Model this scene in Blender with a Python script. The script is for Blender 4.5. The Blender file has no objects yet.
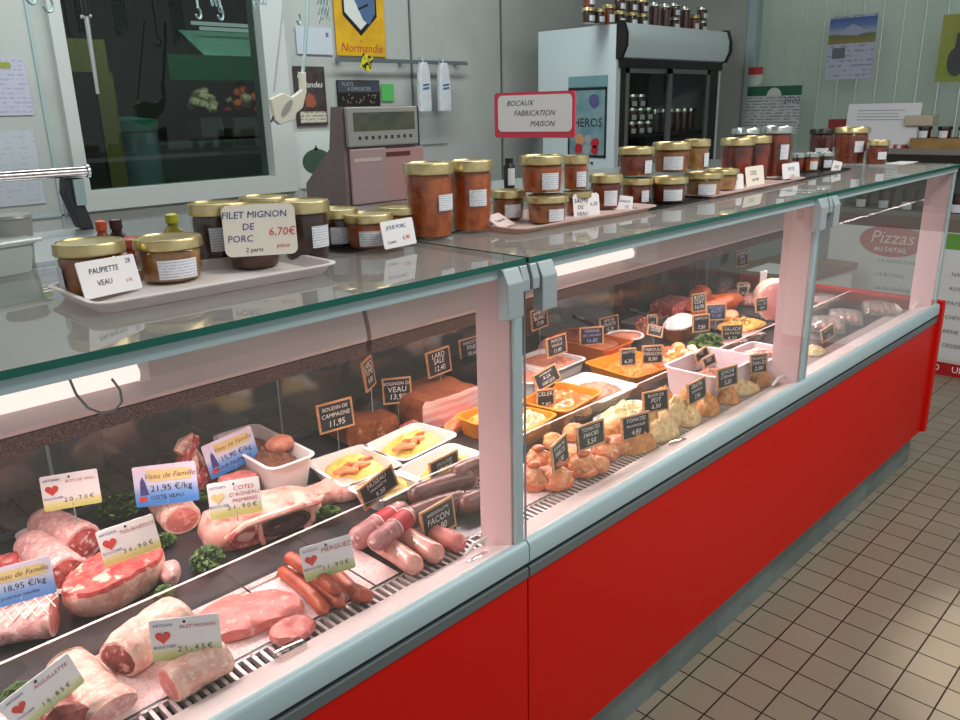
import bpy, bmesh, math, random
from mathutils import Vector, Matrix, noise
S = bpy.context.scene; COL = S.collection
PI = math.pi
rnd = random.Random(7)

# ------------------------------------------------------------------ camera
F = 801.77; YAW, PIT, ROL = 0.7835957, 0.3046239, -0.0232090
CP = Vector((-1.484527, -0.905436, 1.501014))
DV = Vector((math.cos(YAW)*math.cos(PIT), math.sin(YAW)*math.cos(PIT), -math.sin(PIT)))
_r = DV.cross(Vector((0, 0, 1))).normalized(); _u = _r.cross(DV)
RV = math.cos(ROL)*_r + math.sin(ROL)*_u
UV = -math.sin(ROL)*_r + math.cos(ROL)*_u
cam = bpy.data.cameras.new('camera'); cam.sensor_width = 36; cam.lens = F/960*36; cam.clip_start = .02
co = bpy.data.objects.new('camera', cam); COL.objects.link(co)
co.matrix_world = Matrix.Translation(CP) @ Matrix((RV, UV, -DV)).transposed().to_4x4()
S.camera = co
def ray(px, py): return RV*((px-480)/F) + UV*((360-py)/F) + DV
def on(px, py, ax, v):
    d = ray(px, py); return CP + d*((v-CP[ax])/d[ax])
def at(px, py, z): return on(px, py, 2, z)      # a point on the level z
def aty(px, py, y): return on(px, py, 1, y)
def atx(px, py, x): return on(px, py, 0, x)
def proj(p):
    q = Vector(p)-CP; w = q.dot(DV)
    return Vector((480+F*q.dot(RV)/w, 360-F*q.dot(UV)/w))
def ppm(p): return F/(Vector(p)-CP).dot(DV)

# ------------------------------------------------------------------ materials
def lin(c):
    out = []
    for v in c[:3]:
        v /= 255.0
        out.append(v/12.92 if v <= .04045 else ((v+.055)/1.055)**2.4)
    return (*out, 1)
def nt(name):
    m = bpy.data.materials.new(name); m.use_nodes = True
    t = m.node_tree; t.nodes.clear()
    o = t.nodes.new('ShaderNodeOutputMaterial')
    return m, t, o
def mat(name, c, c2=None, sc=30, rough=.5, metal=0, coat=0, bump=0, bsc=None, lo=.4, hi=.6, sss=0, c3=None, sc3=None, lo3=.6, hi3=.66, spec=.5, stretch=None, emit=0, ior=1.5):
    m, t, o = nt(name)
    N = t.nodes; L = t.links
    p = N.new('ShaderNodeBsdfPrincipled'); L.new(p.outputs[0], o.inputs[0])
    p.inputs['Base Color'].default_value = lin(c); p.inputs['Roughness'].default_value = rough
    p.inputs['Metallic'].default_value = metal; p.inputs['Coat Weight'].default_value = coat
    p.inputs['Coat Roughness'].default_value = .08
    p.inputs['Specular IOR Level'].default_value = spec
    if emit: p.inputs['Emission Color'].default_value = lin(c); p.inputs['Emission Strength'].default_value = emit
    if sss:
        p.inputs['Subsurface Weight'].default_value = sss; p.inputs['Subsurface Radius'].default_value = (.01, .004, .003); p.inputs['Subsurface Scale'].default_value = 1
    tc = N.new('ShaderNodeTexCoord'); vec = tc.outputs['Object']
    if stretch:
        mp = N.new('ShaderNodeMapping'); mp.inputs['Scale'].default_value = stretch; L.new(vec, mp.inputs[0]); vec = mp.outputs[0]
    def layer(prev, col, scale, a, b, det=4):
        n = N.new('ShaderNodeTexNoise'); n.inputs['Scale'].default_value = scale; n.inputs['Detail'].default_value = det; L.new(vec, n.inputs['Vector'])
        r = N.new('ShaderNodeMapRange'); r.inputs[1].default_value = a; r.inputs[2].default_value = b; L.new(n.outputs[0], r.inputs[0])
        x = N.new('ShaderNodeMix'); x.data_type = 'RGBA'; L.new(r.outputs[0], x.inputs[0])
        if prev is None: x.inputs[6].default_value = lin(c)
        else: L.new(prev, x.inputs[6])
        x.inputs[7].default_value = lin(col); return x.outputs[2]
    k = None
    if c2: k = layer(None, c2, sc, lo, hi)
    if c3: k = layer(k, c3, sc3 or sc*2.3, lo3, hi3)
    if k is not None: L.new(k, p.inputs['Base Color'])
    if bump:
        n = N.new('ShaderNodeTexNoise'); n.inputs['Scale'].default_value = bsc or sc*2; n.inputs['Detail'].default_value = 5; L.new(vec, n.inputs['Vector'])
        b = N.new('ShaderNodeBump'); b.inputs['Strength'].default_value = bump; b.inputs['Distance'].default_value = .004; L.new(n.outputs[0], b.inputs['Height']); L.new(b.outputs[0], p.inputs['Normal'])
    return m
def glass(name, tint=(245, 250, 248), boost=1.0, base=0.0, ior=1.5, rough=0.0, haze=0.0):
    m, t, o = nt(name); N = t.nodes; L = t.links
    tr = N.new('ShaderNodeBsdfTransparent'); tr.inputs[0].default_value = lin(tint)
    gl = N.new('ShaderNodeBsdfGlossy'); gl.inputs['Roughness'].default_value = rough
    fr = N.new('ShaderNodeFresnel'); fr.inputs[0].default_value = ior
    ge = N.new('ShaderNodeNewGeometry')
    a = N.new('ShaderNodeMath'); a.operation = 'MULTIPLY_ADD'; L.new(fr.outputs[0], a.inputs[0]); a.inputs[1].default_value = boost; a.inputs[2].default_value = base
    s = N.new('ShaderNodeMath'); s.operation = 'SUBTRACT'; s.inputs[0].default_value = 1; L.new(ge.outputs['Backfacing'], s.inputs[1])
    k = N.new('ShaderNodeMath'); k.operation = 'MULTIPLY'; k.use_clamp = True; L.new(a.outputs[0], k.inputs[0]); L.new(s.outputs[0], k.inputs[1])
    x = N.new('ShaderNodeMixShader'); L.new(k.outputs[0], x.inputs[0]); L.new(tr.outputs[0], x.inputs[1]); L.new(gl.outputs[0], x.inputs[2]); 
    if haze:  # pale diffuse mixed in; on the panes it imitates reflected room light
        df = N.new('ShaderNodeBsdfDiffuse'); df.inputs[0].default_value = lin((226, 228, 226)); y = N.new('ShaderNodeMixShader'); y.inputs[0].default_value = haze; L.new(x.outputs[0], y.inputs[1]); L.new(df.outputs[0], y.inputs[2]); x = y
    L.new(x.outputs[0], o.inputs[0])
    return m
def emis(name, c, s):
    m, t, o = nt(name); e = t.nodes.new('ShaderNodeEmission'); e.inputs[0].default_value = lin(c); e.inputs[1].default_value = s; t.links.new(e.outputs[0], o.inputs[0]); return m
def printed(name, base, ink, rows=60, lo=.5, dens=260):
    """paper with rows of tiny printed lines (object coordinates)"""
    m, t, o = nt(name); N = t.nodes; L = t.links
    p = N.new('ShaderNodeBsdfPrincipled'); p.inputs['Roughness'].default_value = .6; L.new(p.outputs[0], o.inputs[0])
    tc = N.new('ShaderNodeTexCoord'); sp = N.new('ShaderNodeSeparateXYZ'); L.new(tc.outputs['Object'], sp.inputs[0])
    w = N.new('ShaderNodeMath'); w.operation = 'MULTIPLY'; w.inputs[1].default_value = rows; L.new(sp.outputs[2], w.inputs[0])
    f = N.new('ShaderNodeMath'); f.operation = 'FRACT'; L.new(w.outputs[0], f.inputs[0])
    g = N.new('ShaderNodeMath'); g.operation = 'GREATER_THAN'; g.inputs[1].default_value = .55; L.new(f.outputs[0], g.inputs[0])
    n = N.new('ShaderNodeTexNoise'); n.inputs['Scale'].default_value = dens; L.new(tc.outputs['Object'], n.inputs['Vector'])
    h = N.new('ShaderNodeMath'); h.operation = 'GREATER_THAN'; h.inputs[1].default_value = lo; L.new(n.outputs[0], h.inputs[0])
    k = N.new('ShaderNodeMath'); k.operation = 'MULTIPLY'; L.new(g.outputs[0], k.inputs[0]); L.new(h.outputs[0], k.inputs[1])
    x = N.new('ShaderNodeMix'); x.data_type = 'RGBA'; x.inputs[6].default_value = lin(base); x.inputs[7].default_value = lin(ink); L.new(k.outputs[0], x.inputs[0]); L.new(x.outputs[2], p.inputs['Base Color'])
    return m
def ramp_z(name, stops, z0, z1, rough=.5, ax=2):
    m, t, o = nt(name); N = t.nodes; L = t.links
    p = N.new('ShaderNodeBsdfPrincipled'); p.inputs['Roughness'].default_value = rough; L.new(p.outputs[0], o.inputs[0])
    tc = N.new('ShaderNodeTexCoord'); sp = N.new('ShaderNodeSeparateXYZ'); L.new(tc.outputs['Object'], sp.inputs[0])
    r = N.new('ShaderNodeMapRange'); r.inputs[1].default_value = z0; r.inputs[2].default_value = z1; L.new(sp.outputs[ax], r.inputs[0])
    c = N.new('ShaderNodeValToRGB'); L.new(r.outputs[0], c.inputs[0]); e = c.color_ramp.elements
    while len(e) < len(stops): e.new(.5)
    for i, (q, col) in enumerate(stops): e[i].position = q; e[i].color = lin(col)
    L.new(c.outputs[0], p.inputs['Base Color']); return m

M = {}
M['steel'] = mat('steel', (196, 200, 202), rough=.32, metal=.85)
M['satin'] = mat('satin_aluminium', (168, 190, 194), rough=.5, metal=.25, spec=.3)
M['satin_d'] = mat('dark_aluminium', (112, 122, 126), rough=.4, metal=.5)
M['kick'] = mat('kick_plate_steel', (128, 142, 142), (112, 126, 126), sc=6, rough=.45, metal=.3)
M['red'] = mat('red_laminate', (200, 18, 6), rough=.45, spec=.2)
M['groove'] = mat('black_gasket', (38, 44, 48), rough=.6)
M['inner'] = mat('white_enamelled_steel', (226, 214, 214), rough=.35)
M['post'] = mat('pale_enamel_post', (222, 188, 192), rough=.45)
M['clamp'] = mat('grey_clamp', (165, 178, 182), rough=.4, metal=.3)
M['deck'] = mat('dark_deck_steel', (74, 74, 78), rough=.28, metal=.6)
M['backdoor'] = glass('sliding_door_glass', (206, 196, 196), boost=1.0, base=.07, rough=.10)
M['canopy'] = mat('canopy_metal', (214, 198, 198), rough=.4, metal=.2)
M['fringe'] = mat('perforated_strip', (128, 100, 98), (58, 46, 46), sc=420, rough=.5, lo=.42, hi=.52)
M['tube'] = emis('lamp_tube', (255, 222, 214), 1.5)
M['glass'] = glass('clear_glass', (249, 251, 250), boost=1.7, haze=.016)
M['endglass'] = glass('end_pane_glass', (246, 249, 248), boost=.6, haze=.01)
M['gtop'] = glass('shelf_glass', (222, 230, 226), boost=1.1, base=.05, haze=.13)
M['jarglass'] = glass('jar_glass', (250, 250, 248), boost=1.2)
M['gedge'] = mat('green_glass_edge', (16, 92, 80), rough=.15, spec=.7)
M['gwhite'] = mat('lit_glass_edge', (238, 212, 206), rough=.2)
M['white'] = mat('white_plastic', (234, 228, 226), rough=.4)
M['foam'] = mat('white_foam', (232, 222, 220), rough=.7)
M['black'] = mat('black_plastic', (22, 22, 25), rough=.4)
M['slate'] = mat('chalkboard', (38, 40, 46), (30, 31, 36), sc=60, rough=.75)
M['wood'] = mat('pale_wood', (206, 160, 116), (186, 138, 96), sc=18, rough=.6, stretch=(1, 1, 6))
M['chalk'] = mat('chalk_ink', (232, 230, 226), rough=.8)
M['bluechalk'] = mat('blue_chalk_ink', (150, 160, 214), rough=.8)
M['ink'] = mat('black_ink', (26, 28, 40), rough=.7)
M['blueink'] = mat('blue_ink', (38, 62, 130), rough=.7)
M['redink'] = mat('red_ink', (206, 52, 56), rough=.7)
M['redtext'] = mat('dark_red_ink', (176, 40, 38), rough=.7)
M['paper'] = mat('white_card', (236, 234, 234), rough=.65)
M['creampaper'] = mat('cream_card', (232, 226, 212), rough=.65)
M['gold'] = mat('gold_lid', (206, 190, 142), (190, 172, 122), sc=40, rough=.3, metal=.75)
M['silverlid'] = mat('silver_lid', (190, 196, 190), rough=.24, metal=.9)
M['blacklid'] = mat('black_lid', (30, 28, 28), rough=.3)
M['label'] = printed('jar_label', (226, 228, 232), (176, 182, 198), rows=230, lo=.45, dens=380)
M['smalllabel'] = mat('plain_label', (214, 216, 218), rough=.6)
M['pink'] = mat('pink_frame', (214, 62, 84), rough=.45)
def content(n, a, b, s=38): return mat(n, a, b, sc=s, rough=.35, bump=.2, lo=.38, hi=.64)
CT = dict(amber=content('amber_stew', (158, 92, 34), (112, 58, 24)), brown=content('brown_stew', (84, 38, 18), (54, 22, 12)), dark=content('dark_meat', (58, 24, 16), (36, 14, 10)),
          orange=content('orange_sauce', (182, 92, 32), (142, 60, 22)), red=content('red_sauce', (132, 54, 22), (90, 32, 14)), tan=content('tan_pate', (172, 128, 76), (136, 90, 48)),
          mix=content('fruit_mix', (132, 40, 22), (60, 26, 14), 20), berry=content('berry_jam', (84, 20, 18), (58, 12, 12)))
M['meat'] = mat('red_meat', (170, 62, 64), (192, 100, 96), sc=70, rough=.42, c3=(228, 188, 176), sc3=80, lo3=.56, hi3=.63, bump=.5, bsc=70, spec=.4)
M['beef'] = mat('beef_cut', (184, 66, 66), (204, 100, 94), sc=70, rough=.4, c3=(234, 176, 162), sc3=42, lo3=.57, hi3=.62, bump=.4, bsc=70, spec=.4)
M['darkmeat'] = mat('dark_cut', (122, 52, 52), (150, 78, 74), sc=70, rough=.4, c3=(216, 160, 150), sc3=55, lo3=.6, hi3=.66, bump=.5, bsc=80, spec=.4)
M['fat'] = mat('pale_fat', (226, 184, 168), (212, 156, 144), sc=40, rough=.5, bump=.7, bsc=90, c3=(234, 208, 194), sc3=100, lo3=.52, hi3=.66, spec=.35)
M['veal'] = mat('veal_skin', (222, 172, 166), (206, 146, 144), sc=45, rough=.48, bump=.7, bsc=90, c3=(236, 208, 200), sc3=100, lo3=.52, hi3=.66, spec=.35)
M['lamb'] = mat('lamb_skin', (222, 150, 138), (232, 186, 172), sc=24, rough=.44, bump=.6, bsc=70, c3=(198, 106, 100), sc3=36, lo3=.57, hi3=.68, spec=.35)
M['pork'] = mat('pork_cut', (212, 124, 116), (202, 106, 102), sc=40, rough=.42, c3=(226, 160, 150), sc3=70, lo3=.58, hi3=.66, bump=.45, bsc=50, spec=.4)
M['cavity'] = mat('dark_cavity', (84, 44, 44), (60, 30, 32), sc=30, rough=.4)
M['netting'] = mat('string', (236, 222, 210), rough=.7)
M['merguez'] = mat('merguez_skin', (178, 84, 56), (150, 60, 42), sc=40, rough=.36, bump=.3, spec=.4)
M['boudinw'] = mat('pale_sausage', (222, 160, 146), (206, 134, 122), sc=40, rough=.3, coat=.3, c3=(240, 214, 204), sc3=90, lo3=.6, hi3=.7)
M['saucisson'] = mat('dry_sausage', (190, 132, 130), (160, 100, 102), sc=50, rough=.4, c3=(232, 210, 204), sc3=60, lo3=.6, hi3=.68, bump=.2)
M['redband'] = mat('red_paper_band', (184, 36, 46), rough=.5)
M['blood'] = mat('dark_sausage', (122, 74, 70), (94, 52, 52), sc=30, rough=.38, bump=.4, coat=.1)
M['pate'] = mat('brown_pate', (168, 98, 58), (140, 74, 44), sc=40, rough=.4, bump=.3, c3=(206, 150, 108), sc3=70, lo3=.6, hi3=.68)
M['pinkpate'] = mat('pink_pate', (206, 138, 112), (188, 112, 90), sc=50, rough=.45, bump=.4, bsc=120)
M['rill'] = mat('brown_rillettes', (132, 86, 64), (100, 60, 46), sc=60, rough=.5, bump=.6, bsc=90, stretch=(1, 3, 1))
M['orangepate'] = mat('orange_fish', (206, 122, 62), (222, 154, 96), sc=40, rough=.4, bump=.5, bsc=90)
M['crust'] = mat('brown_crust', (150, 86, 52), (126, 66, 42), sc=20, rough=.4, bump=.3)
M['belly'] = mat('belly_cut', (222, 150, 146), (236, 202, 194), sc=9, rough=.35, stretch=(.6, 1, 7), lo=.42, hi=.56, bump=.2, coat=.1)
M['salmon'] = mat('orange_slices', (214, 116, 66), (232, 164, 116), sc=24, rough=.35, stretch=(1, 5, 1))
M['roast'] = mat('roast_glaze', (196, 92, 42), (160, 62, 30), sc=20, rough=.3, bump=.4, coat=.2)
M['odish'] = mat('orange_dish', (226, 138, 30), rough=.3)
M['tdish'] = mat('terracotta_dish', (176, 92, 40), rough=.3)
M['carrot'] = mat('grated_carrot', (236, 104, 10), (246, 138, 24), sc=80, rough=.5, bump=.6, bsc=160)
M['potato'] = mat('yellow_potato', (232, 190, 84), (240, 208, 116), sc=26, rough=.45, bump=.4)
M['cream'] = mat('cream_salad', (236, 222, 180), (220, 196, 140), sc=60, rough=.5, bump=.7, bsc=110)
M['mush'] = mat('mushroom_salad', (206, 132, 54), (186, 102, 38), sc=40, rough=.3, bump=.4, coat=.3)
M['yellow'] = mat('yellow_pasta', (226, 182, 92), (206, 146, 62), sc=50, rough=.45)
M['tomato'] = mat('tomato', (216, 92, 50), (226, 122, 70), sc=20, rough=.25, coat=.3)
M['cauli'] = mat('cauliflower', (238, 226, 190), (222, 202, 150), sc=60, rough=.6, bump=.6)
M['green'] = mat('parsley_green', (66, 104, 44), (42, 78, 32), sc=60, rough=.5)
M['green2'] = mat('pale_green_leaf', (92, 118, 50), (58, 84, 34), sc=60, rough=.5)
M['flour'] = mat('white_coating', (240, 230, 226), (220, 196, 192), sc=60, rough=.7, bump=.5)
M['bread'] = mat('breaded_crust', (214, 152, 88), (192, 122, 66), sc=50, rough=.55, bump=.6, bsc=120, c3=(228, 178, 116), sc3=90, lo3=.56, hi3=.66)
M['stuffed'] = mat('stuffed_meat', (226, 152, 100), (212, 120, 74), sc=50, rough=.4, bump=.6, bsc=130, c3=(236, 186, 150), sc3=110, lo3=.56, hi3=.64)
M['shred'] = mat('grated_cheese', (232, 208, 164), (216, 178, 122), sc=80, rough=.6, bump=.7, bsc=150)
M['ham'] = mat('ham_cut', (206, 122, 124), (218, 150, 148), sc=24, rough=.35, c3=(236, 200, 194), sc3=30, lo3=.64, hi3=.7, coat=.15)
M['liner'] = mat('pink_paper_liner', (238, 212, 210), (226, 176, 178), sc=210, rough=.75, lo=.56, hi=.6)
M['film'] = glass('plastic_film', (236, 232, 232), boost=1.6, base=.08, haze=.16)
M['pack'] = mat('packed_sausage', (202, 142, 132), (164, 104, 98), sc=28, rough=.25, coat=.5, c3=(232, 216, 212), sc3=22, lo3=.6, hi3=.63)

# ------------------------------------------------------------------ mesh helpers
def link(o): COL.objects.link(o); return o
def obj(name, bm, mats, parent=None, smooth=True, loc=None):
    if not isinstance(mats, (list, tuple)): mats = [mats]
    bmesh.ops.recalc_face_normals(bm, faces=bm.faces[:])
    me = bpy.data.meshes.new(name); bm.to_mesh(me); bm.free()
    for m in mats: me.materials.append(M[m] if isinstance(m, str) else m)
    if smooth:
        me.polygons.foreach_set('use_smooth', [True]*len(me.polygons))
        me.set_sharp_from_angle(angle=math.radians(38))
    o = link(bpy.data.objects.new(name, me))
    if parent: o.parent = parent
    if loc is not None: o.location = loc
    return o
def thing(name, label, cat, loc=(0, 0, 0), rz=0, group=None):
    o = link(bpy.data.objects.new(name, None)); o.location = loc; o.rotation_euler = (0, 0, rz); o.empty_display_size = .02
    return tag(o, label, cat, group)
def tag(o, label, cat, group=None, kind=None):
    o['label'] = label; o['category'] = cat
    if group: o['group'] = group
    if kind: o['kind'] = kind
    return o
def struct(o, label, cat): o['kind'] = 'structure'; o['label'] = label; o['category'] = cat; return o
def dup(root, loc, rz, label, group=None):
    r = root.copy(); COL.objects.link(r); r.location = loc; r.rotation_euler = (0, 0, rz); r['label'] = label
    if group: r['group'] = group
    for ch in list(root.children):
        c = ch.copy(); COL.objects.link(c); c.parent = r
        for g in ch.children:
            d = g.copy(); COL.objects.link(d); d.parent = c
    return r
def B(): return bmesh.new()
def box(bm, x0, x1, y0, y1, z0, z1, mi=0, T=None):
    vs = [bm.verts.new(Vector((x, y, z)) if T is None else T @ Vector((x, y, z))) for x in (x0, x1) for y in (y0, y1) for z in (z0, z1)]
    for q in ((0, 1, 3, 2), (4, 6, 7, 5), (0, 4, 5, 1), (2, 3, 7, 6), (0, 2, 6, 4), (1, 5, 7, 3)):
        f = bm.faces.new([vs[i] for i in q]); f.material_index = mi
    return bm
def bevel(bm, w=.003, seg=2):
    bmesh.ops.bevel(bm, geom=bm.edges[:], offset=w, segments=seg, profile=.5, affect='EDGES', clamp_overlap=True); return bm
def loft(bm, loops, closed=True, cap0=True, cap1=True, mis=None, capm=None):
    rows = [[bm.verts.new(p) for p in lp] for lp in loops]; n = len(rows[0])
    for k in range(len(rows)-1):
        for i in range(n if closed else n-1):
            j = (i+1) % n
            f = bm.faces.new((rows[k][i], rows[k][j], rows[k+1][j], rows[k+1][i]))
            if mis: f.material_index = mis[k]
    if cap0: f = bm.faces.new(rows[0][::-1]); f.material_index = (capm or (0, 0))[0]
    if cap1: f = bm.faces.new(rows[-1]); f.material_index = (capm or (0, 0))[1]
    return rows
def lathe(bm, prof, n=28, mis=None, capm=None, c=(0, 0), a0=0, a1=2*PI):
    full = abs(a1-a0-2*PI) < 1e-6
    k = n if full else n+1
    return loft(bm, [[Vector((c[0]+r*math.cos(a0+(a1-a0)*i/n), c[1]+r*math.sin(a0+(a1-a0)*i/n), z)) for i in range(k)] for r, z in prof], closed=full, cap0=full and prof[0][0] > 1e-6, cap1=full and prof[-1][0] > 1e-6, mis=mis, capm=capm)
def tube(bm, pts, r, n=10, mi=0, cap=True):
    pts = [Vector(p) for p in pts]; rr = r if isinstance(r, (list, tuple)) else [r]*len(pts)
    loops = []; up = None
    for i, p in enumerate(pts):
        t = (pts[min(i+1, len(pts)-1)]-pts[max(i-1, 0)]).normalized()
        if up is None: up = Vector((0, 0, 1)) if abs(t.z) < .9 else Vector((1, 0, 0))
        s = t.cross(up).normalized(); up = s.cross(t).normalized()
        loops.append([p+(s*math.cos(2*PI*k/n)+up*math.sin(2*PI*k/n))*rr[i] for k in range(n)])
    loft(bm, loops, cap0=cap, cap1=cap, mis=[mi]*(len(loops)-1), capm=(mi, mi)); return bm
def rrect(w, d, r, z, seg=6, cx=0, cy=0):
    r = min(r, w/2-1e-4, d/2-1e-4); out = []
    for sx, sy, a in ((1, 1, 0), (-1, 1, PI/2), (-1, -1, PI), (1, -1, 1.5*PI)):
        for i in range(seg+1):
            t = a+PI/2*i/seg; out.append(Vector((cx+sx*(w/2-r)+r*math.cos(t), cy+sy*(d/2-r)+r*math.sin(t), z)))
    return out
def tray_bm(w, d, h, flare=.012, t=.003, r=.02, rim=.006):
    bm = B()
    L = [rrect(w-2*flare, d-2*flare, r, 0), rrect(w, d, r+flare*.5, h-.002), rrect(w+2*rim, d+2*rim, r+rim, h-.002), rrect(w+2*rim, d+2*rim, r+rim, h),
         rrect(w-2*t, d-2*t, r, h), rrect(w-2*flare-2*t, d-2*flare-2*t, max(r-t, .003), t)]
    loft(bm, L); return bm
def nz(p, f, s=0): return noise.noise(Vector(p)*f+Vector((s*7.13, s*3.7, s*1.9)))
def blob_bm(rx, ry, rz, seed=0, amp=.12, fr=18, sub=4, flat=.75):
    bm = B(); bmesh.ops.create_icosphere(bm, subdivisions=sub, radius=1)
    for v in bm.verts:
        q = Vector((v.co.x*rx, v.co.y*ry, v.co.z*rz)); k = 1+amp*nz(q, fr, seed)+amp*.5*nz(q, fr*2.6, seed+3)
        q *= k; q.z = max(q.z, -rz*flat)+rz*flat; v.co = q
    return bm
def heap_bm(w, d, h, seed=0, amp=.006, fr=60, n=26, p=3, e=.7):
    bm = B(); loops = []
    for i in range(n+1):
        a = 0 if i == 0 else i/n
        lp = []
        for k in range(40):
            t = 2*PI*k/40; ct, st = math.cos(t), math.sin(t)
            q = (abs(ct)**p+abs(st)**p)**(-1/p)
            x, y = ct*q*w/2*max(a, .002), st*q*d/2*max(a, .002)
            z = h*(max(0, 1-a**2.2))**e
            z += (amp*nz((x, y, 0), fr, seed)+amp*.6*nz((x, y, 1), fr*2.3, seed))*(1-a**6)+amp*.2
            lp.append(Vector((x, y, max(z, .0005))))
        loops.append(lp)
    loops = loops[::-1]
    loops = [[Vector((v.x, v.y, 0)) for v in loops[0]]]+loops
    loft(bm, loops); return bm
def roll_bm(L, r, seed=0, amp=.08, sq=1.0, n=40, m=30, taper=.0):
    """a roll lying along +X, resting on z=0; ends are cut faces (material 1)"""
    bm = B(); loops = []
    for i in range(m+1):
        u = i/m; x = (u-.5)*L; e = 1
        if u < .06: e = .9
        if u > .94: e = .93
        lp = []
        for k in range(n):
            t = 2*PI*k/n; rr = r*e*(1-taper*(1-u))
            q = Vector((x, math.cos(t)*rr, math.sin(t)*rr*sq)); q2 = 1+amp*nz(q, 22, seed)+amp*.5*nz(q, 55, seed)+amp*.3*nz(q, 120, seed)
            lp.append(Vector((x, q.y*q2, max(q.z*q2+r*sq*.92, .0))))
        loops.append(lp)
    f = loops[-1]; c = sum(f, Vector())/len(f)
    for s in (.86, .55, .2): loops.append([c+(v-c)*s+Vector((.003*(1-s)+.0015*nz(v, 60, seed), 0, 0)) for v in f])
    loft(bm, loops, mis=[0]*m+[0]+[1]*2, capm=(1, 1)); return bm
def radial_bm(fr, layers, seed=0, amp=.05, n=48, nf=14):
    """lofted slab: fr(theta)->radius; layers (scale, z, material)"""
    bm = B(); loops = []; mis = []
    for s, z, mi in layers:
        lp = []
        for k in range(n):
            t = 2*PI*k/n; r = fr(t)*s
            q = Vector((math.cos(t)*r, math.sin(t)*r, z)); q2 = 1+amp*nz(q, nf, seed)
            lp.append(Vector((q.x*q2, q.y*q2, max(0, z+(amp*.08*nz(q, nf*3, seed) if z > 0 else 0)))))
        loops.append(lp); mis.append(mi)
    loft(bm, loops, mis=mis[1:], capm=(mis[0], mis[-1])); return bm
def sausage_pts(p0, p1, bend, r, n=14, axis=None):
    p0, p1 = Vector(p0), Vector(p1); d = (p1-p0); s = Vector((-d.y, d.x, 0)).normalized()
    pts = []; rr = []
    for i in range(n+1):
        u = i/n; pts.append(p0+d*u+s*bend*math.sin(PI*u)); e = min(u, 1-u)*d.length/r
        rr.append(r*max(.18, math.sqrt(max(0, 1-(1-min(1, e))**2))))
    return pts, rr
def scatter_bm(bm, n, w, d, h, sh, seed, mis=1, p=2.2):
    R = random.Random(seed)
    for _ in range(n):
        for _t in range(20):
            x, y = R.uniform(-1, 1), R.uniform(-1, 1)
            if abs(x)**p+abs(y)**p < .86: break
        z = h*max(0, 1-(x*x+y*y)*.8)
        T = Matrix.Translation((x*w/2, y*d/2, z)) @ Matrix.Rotation(R.uniform(0, PI*2), 4, 'Z') @ Matrix.Rotation(R.uniform(-.6, .6), 4, 'X') @ Matrix.Rotation(R.uniform(-.5, .5), 4, 'Y')
        mi = R.randrange(mis); k = R.uniform(.7, 1.25)
        if sh[0] == 'stick': box(bm, -sh[1]*k/2, sh[1]*k/2, -sh[2]/2, sh[2]/2, -sh[2]/2, sh[2]/2, mi, T)
        elif sh[0] == 'ball':
            g = bmesh.ops.create_icosphere(bm, subdivisions=2, radius=sh[1]*k, matrix=T @ Matrix.Diagonal((1, R.uniform(.7, 1), R.uniform(.6, .9), 1)))
            for v in g['verts']:
                v.co += Vector((nz(v.co, 130, 1), nz(v.co, 130, 2), nz(v.co, 130, 3)))*sh[1]*.35
                for f in v.link_faces: f.material_index = mi
        elif sh[0] == 'leaf':
            l = sh[1]*k; vs = [bm.verts.new(T @ Vector(q)) for q in ((-l/2, 0, 0), (0, -l*.32, l*.15), (l/2, 0, l*.1), (0, l*.32, l*.2))]
            for q in ((0, 1, 2), (0, 2, 3)):
                f = bm.faces.new([vs[i] for i in q]); f.material_index = mi
    return bm
_tc = {}
def text_geo(s, size, shear=0, align='CENTER', bold=0):
    k = (s, size, shear, align, bold)
    if k not in _tc:
        cu = bpy.data.curves.new('t', 'FONT'); cu.body = s; cu.size = size; cu.shear = shear; cu.align_x = align; cu.align_y = 'CENTER'; cu.resolution_u = 2; cu.offset = 0
        o = bpy.data.objects.new('t', cu); COL.objects.link(o)
        dg = bpy.context.evaluated_depsgraph_get(); me = bpy.data.meshes.new_from_object(o.evaluated_get(dg))
        _tc[k] = ([v.co.copy() for v in me.vertices], [tuple(p.vertices) for p in me.polygons])
        bpy.data.objects.remove(o); bpy.data.curves.remove(cu); bpy.data.meshes.remove(me)
    return _tc[k]
def text_bm(bm, s, size, x, z, y, T=None, mi=0, shear=0, align='CENTER', bold=0, rot=0, back=False):
    """writing on a face that looks towards -Y"""
    vs, fs = text_geo(s, size, shear, align, bold); R = Matrix.Rotation(rot, 4, 'Y')
    nv = []
    for v in vs:
        q = R @ Vector((v.x, 0, v.y)); q = Vector((q.x+x, y, q.z+z)); nv.append(bm.verts.new(T @ q if T else q))
    for f in fs:
        try: bm.faces.new([nv[i] for i in f]).material_index = mi
        except ValueError: pass
def heart_bm(bm, size, x, z, y, T, mi=0):
    pts = []
    for i in range(28):
        t = 2*PI*i/28; pts.append((16*math.sin(t)**3, 13*math.cos(t)-5*math.cos(2*t)-2*math.cos(3*t)-math.cos(4*t)))
    f = [bm.verts.new(T @ Vector((x+px*size/32, y, z+pz*size/32))) for px, pz in pts]
    bm.faces.new(f).material_index = mi
def wobj(name, bm, mats, parent, smooth=True):
    """mesh drawn in room coordinates, stored in its thing's own coordinates"""
    T = (Matrix.Translation(parent.location) @ parent.rotation_euler.to_matrix().to_4x4()).inverted()
    bmesh.ops.transform(bm, matrix=T, verts=bm.verts[:])
    return obj(name, bm, mats, parent, smooth)
def bx(*a, **k): return box(B(), *a, **k)

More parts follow.
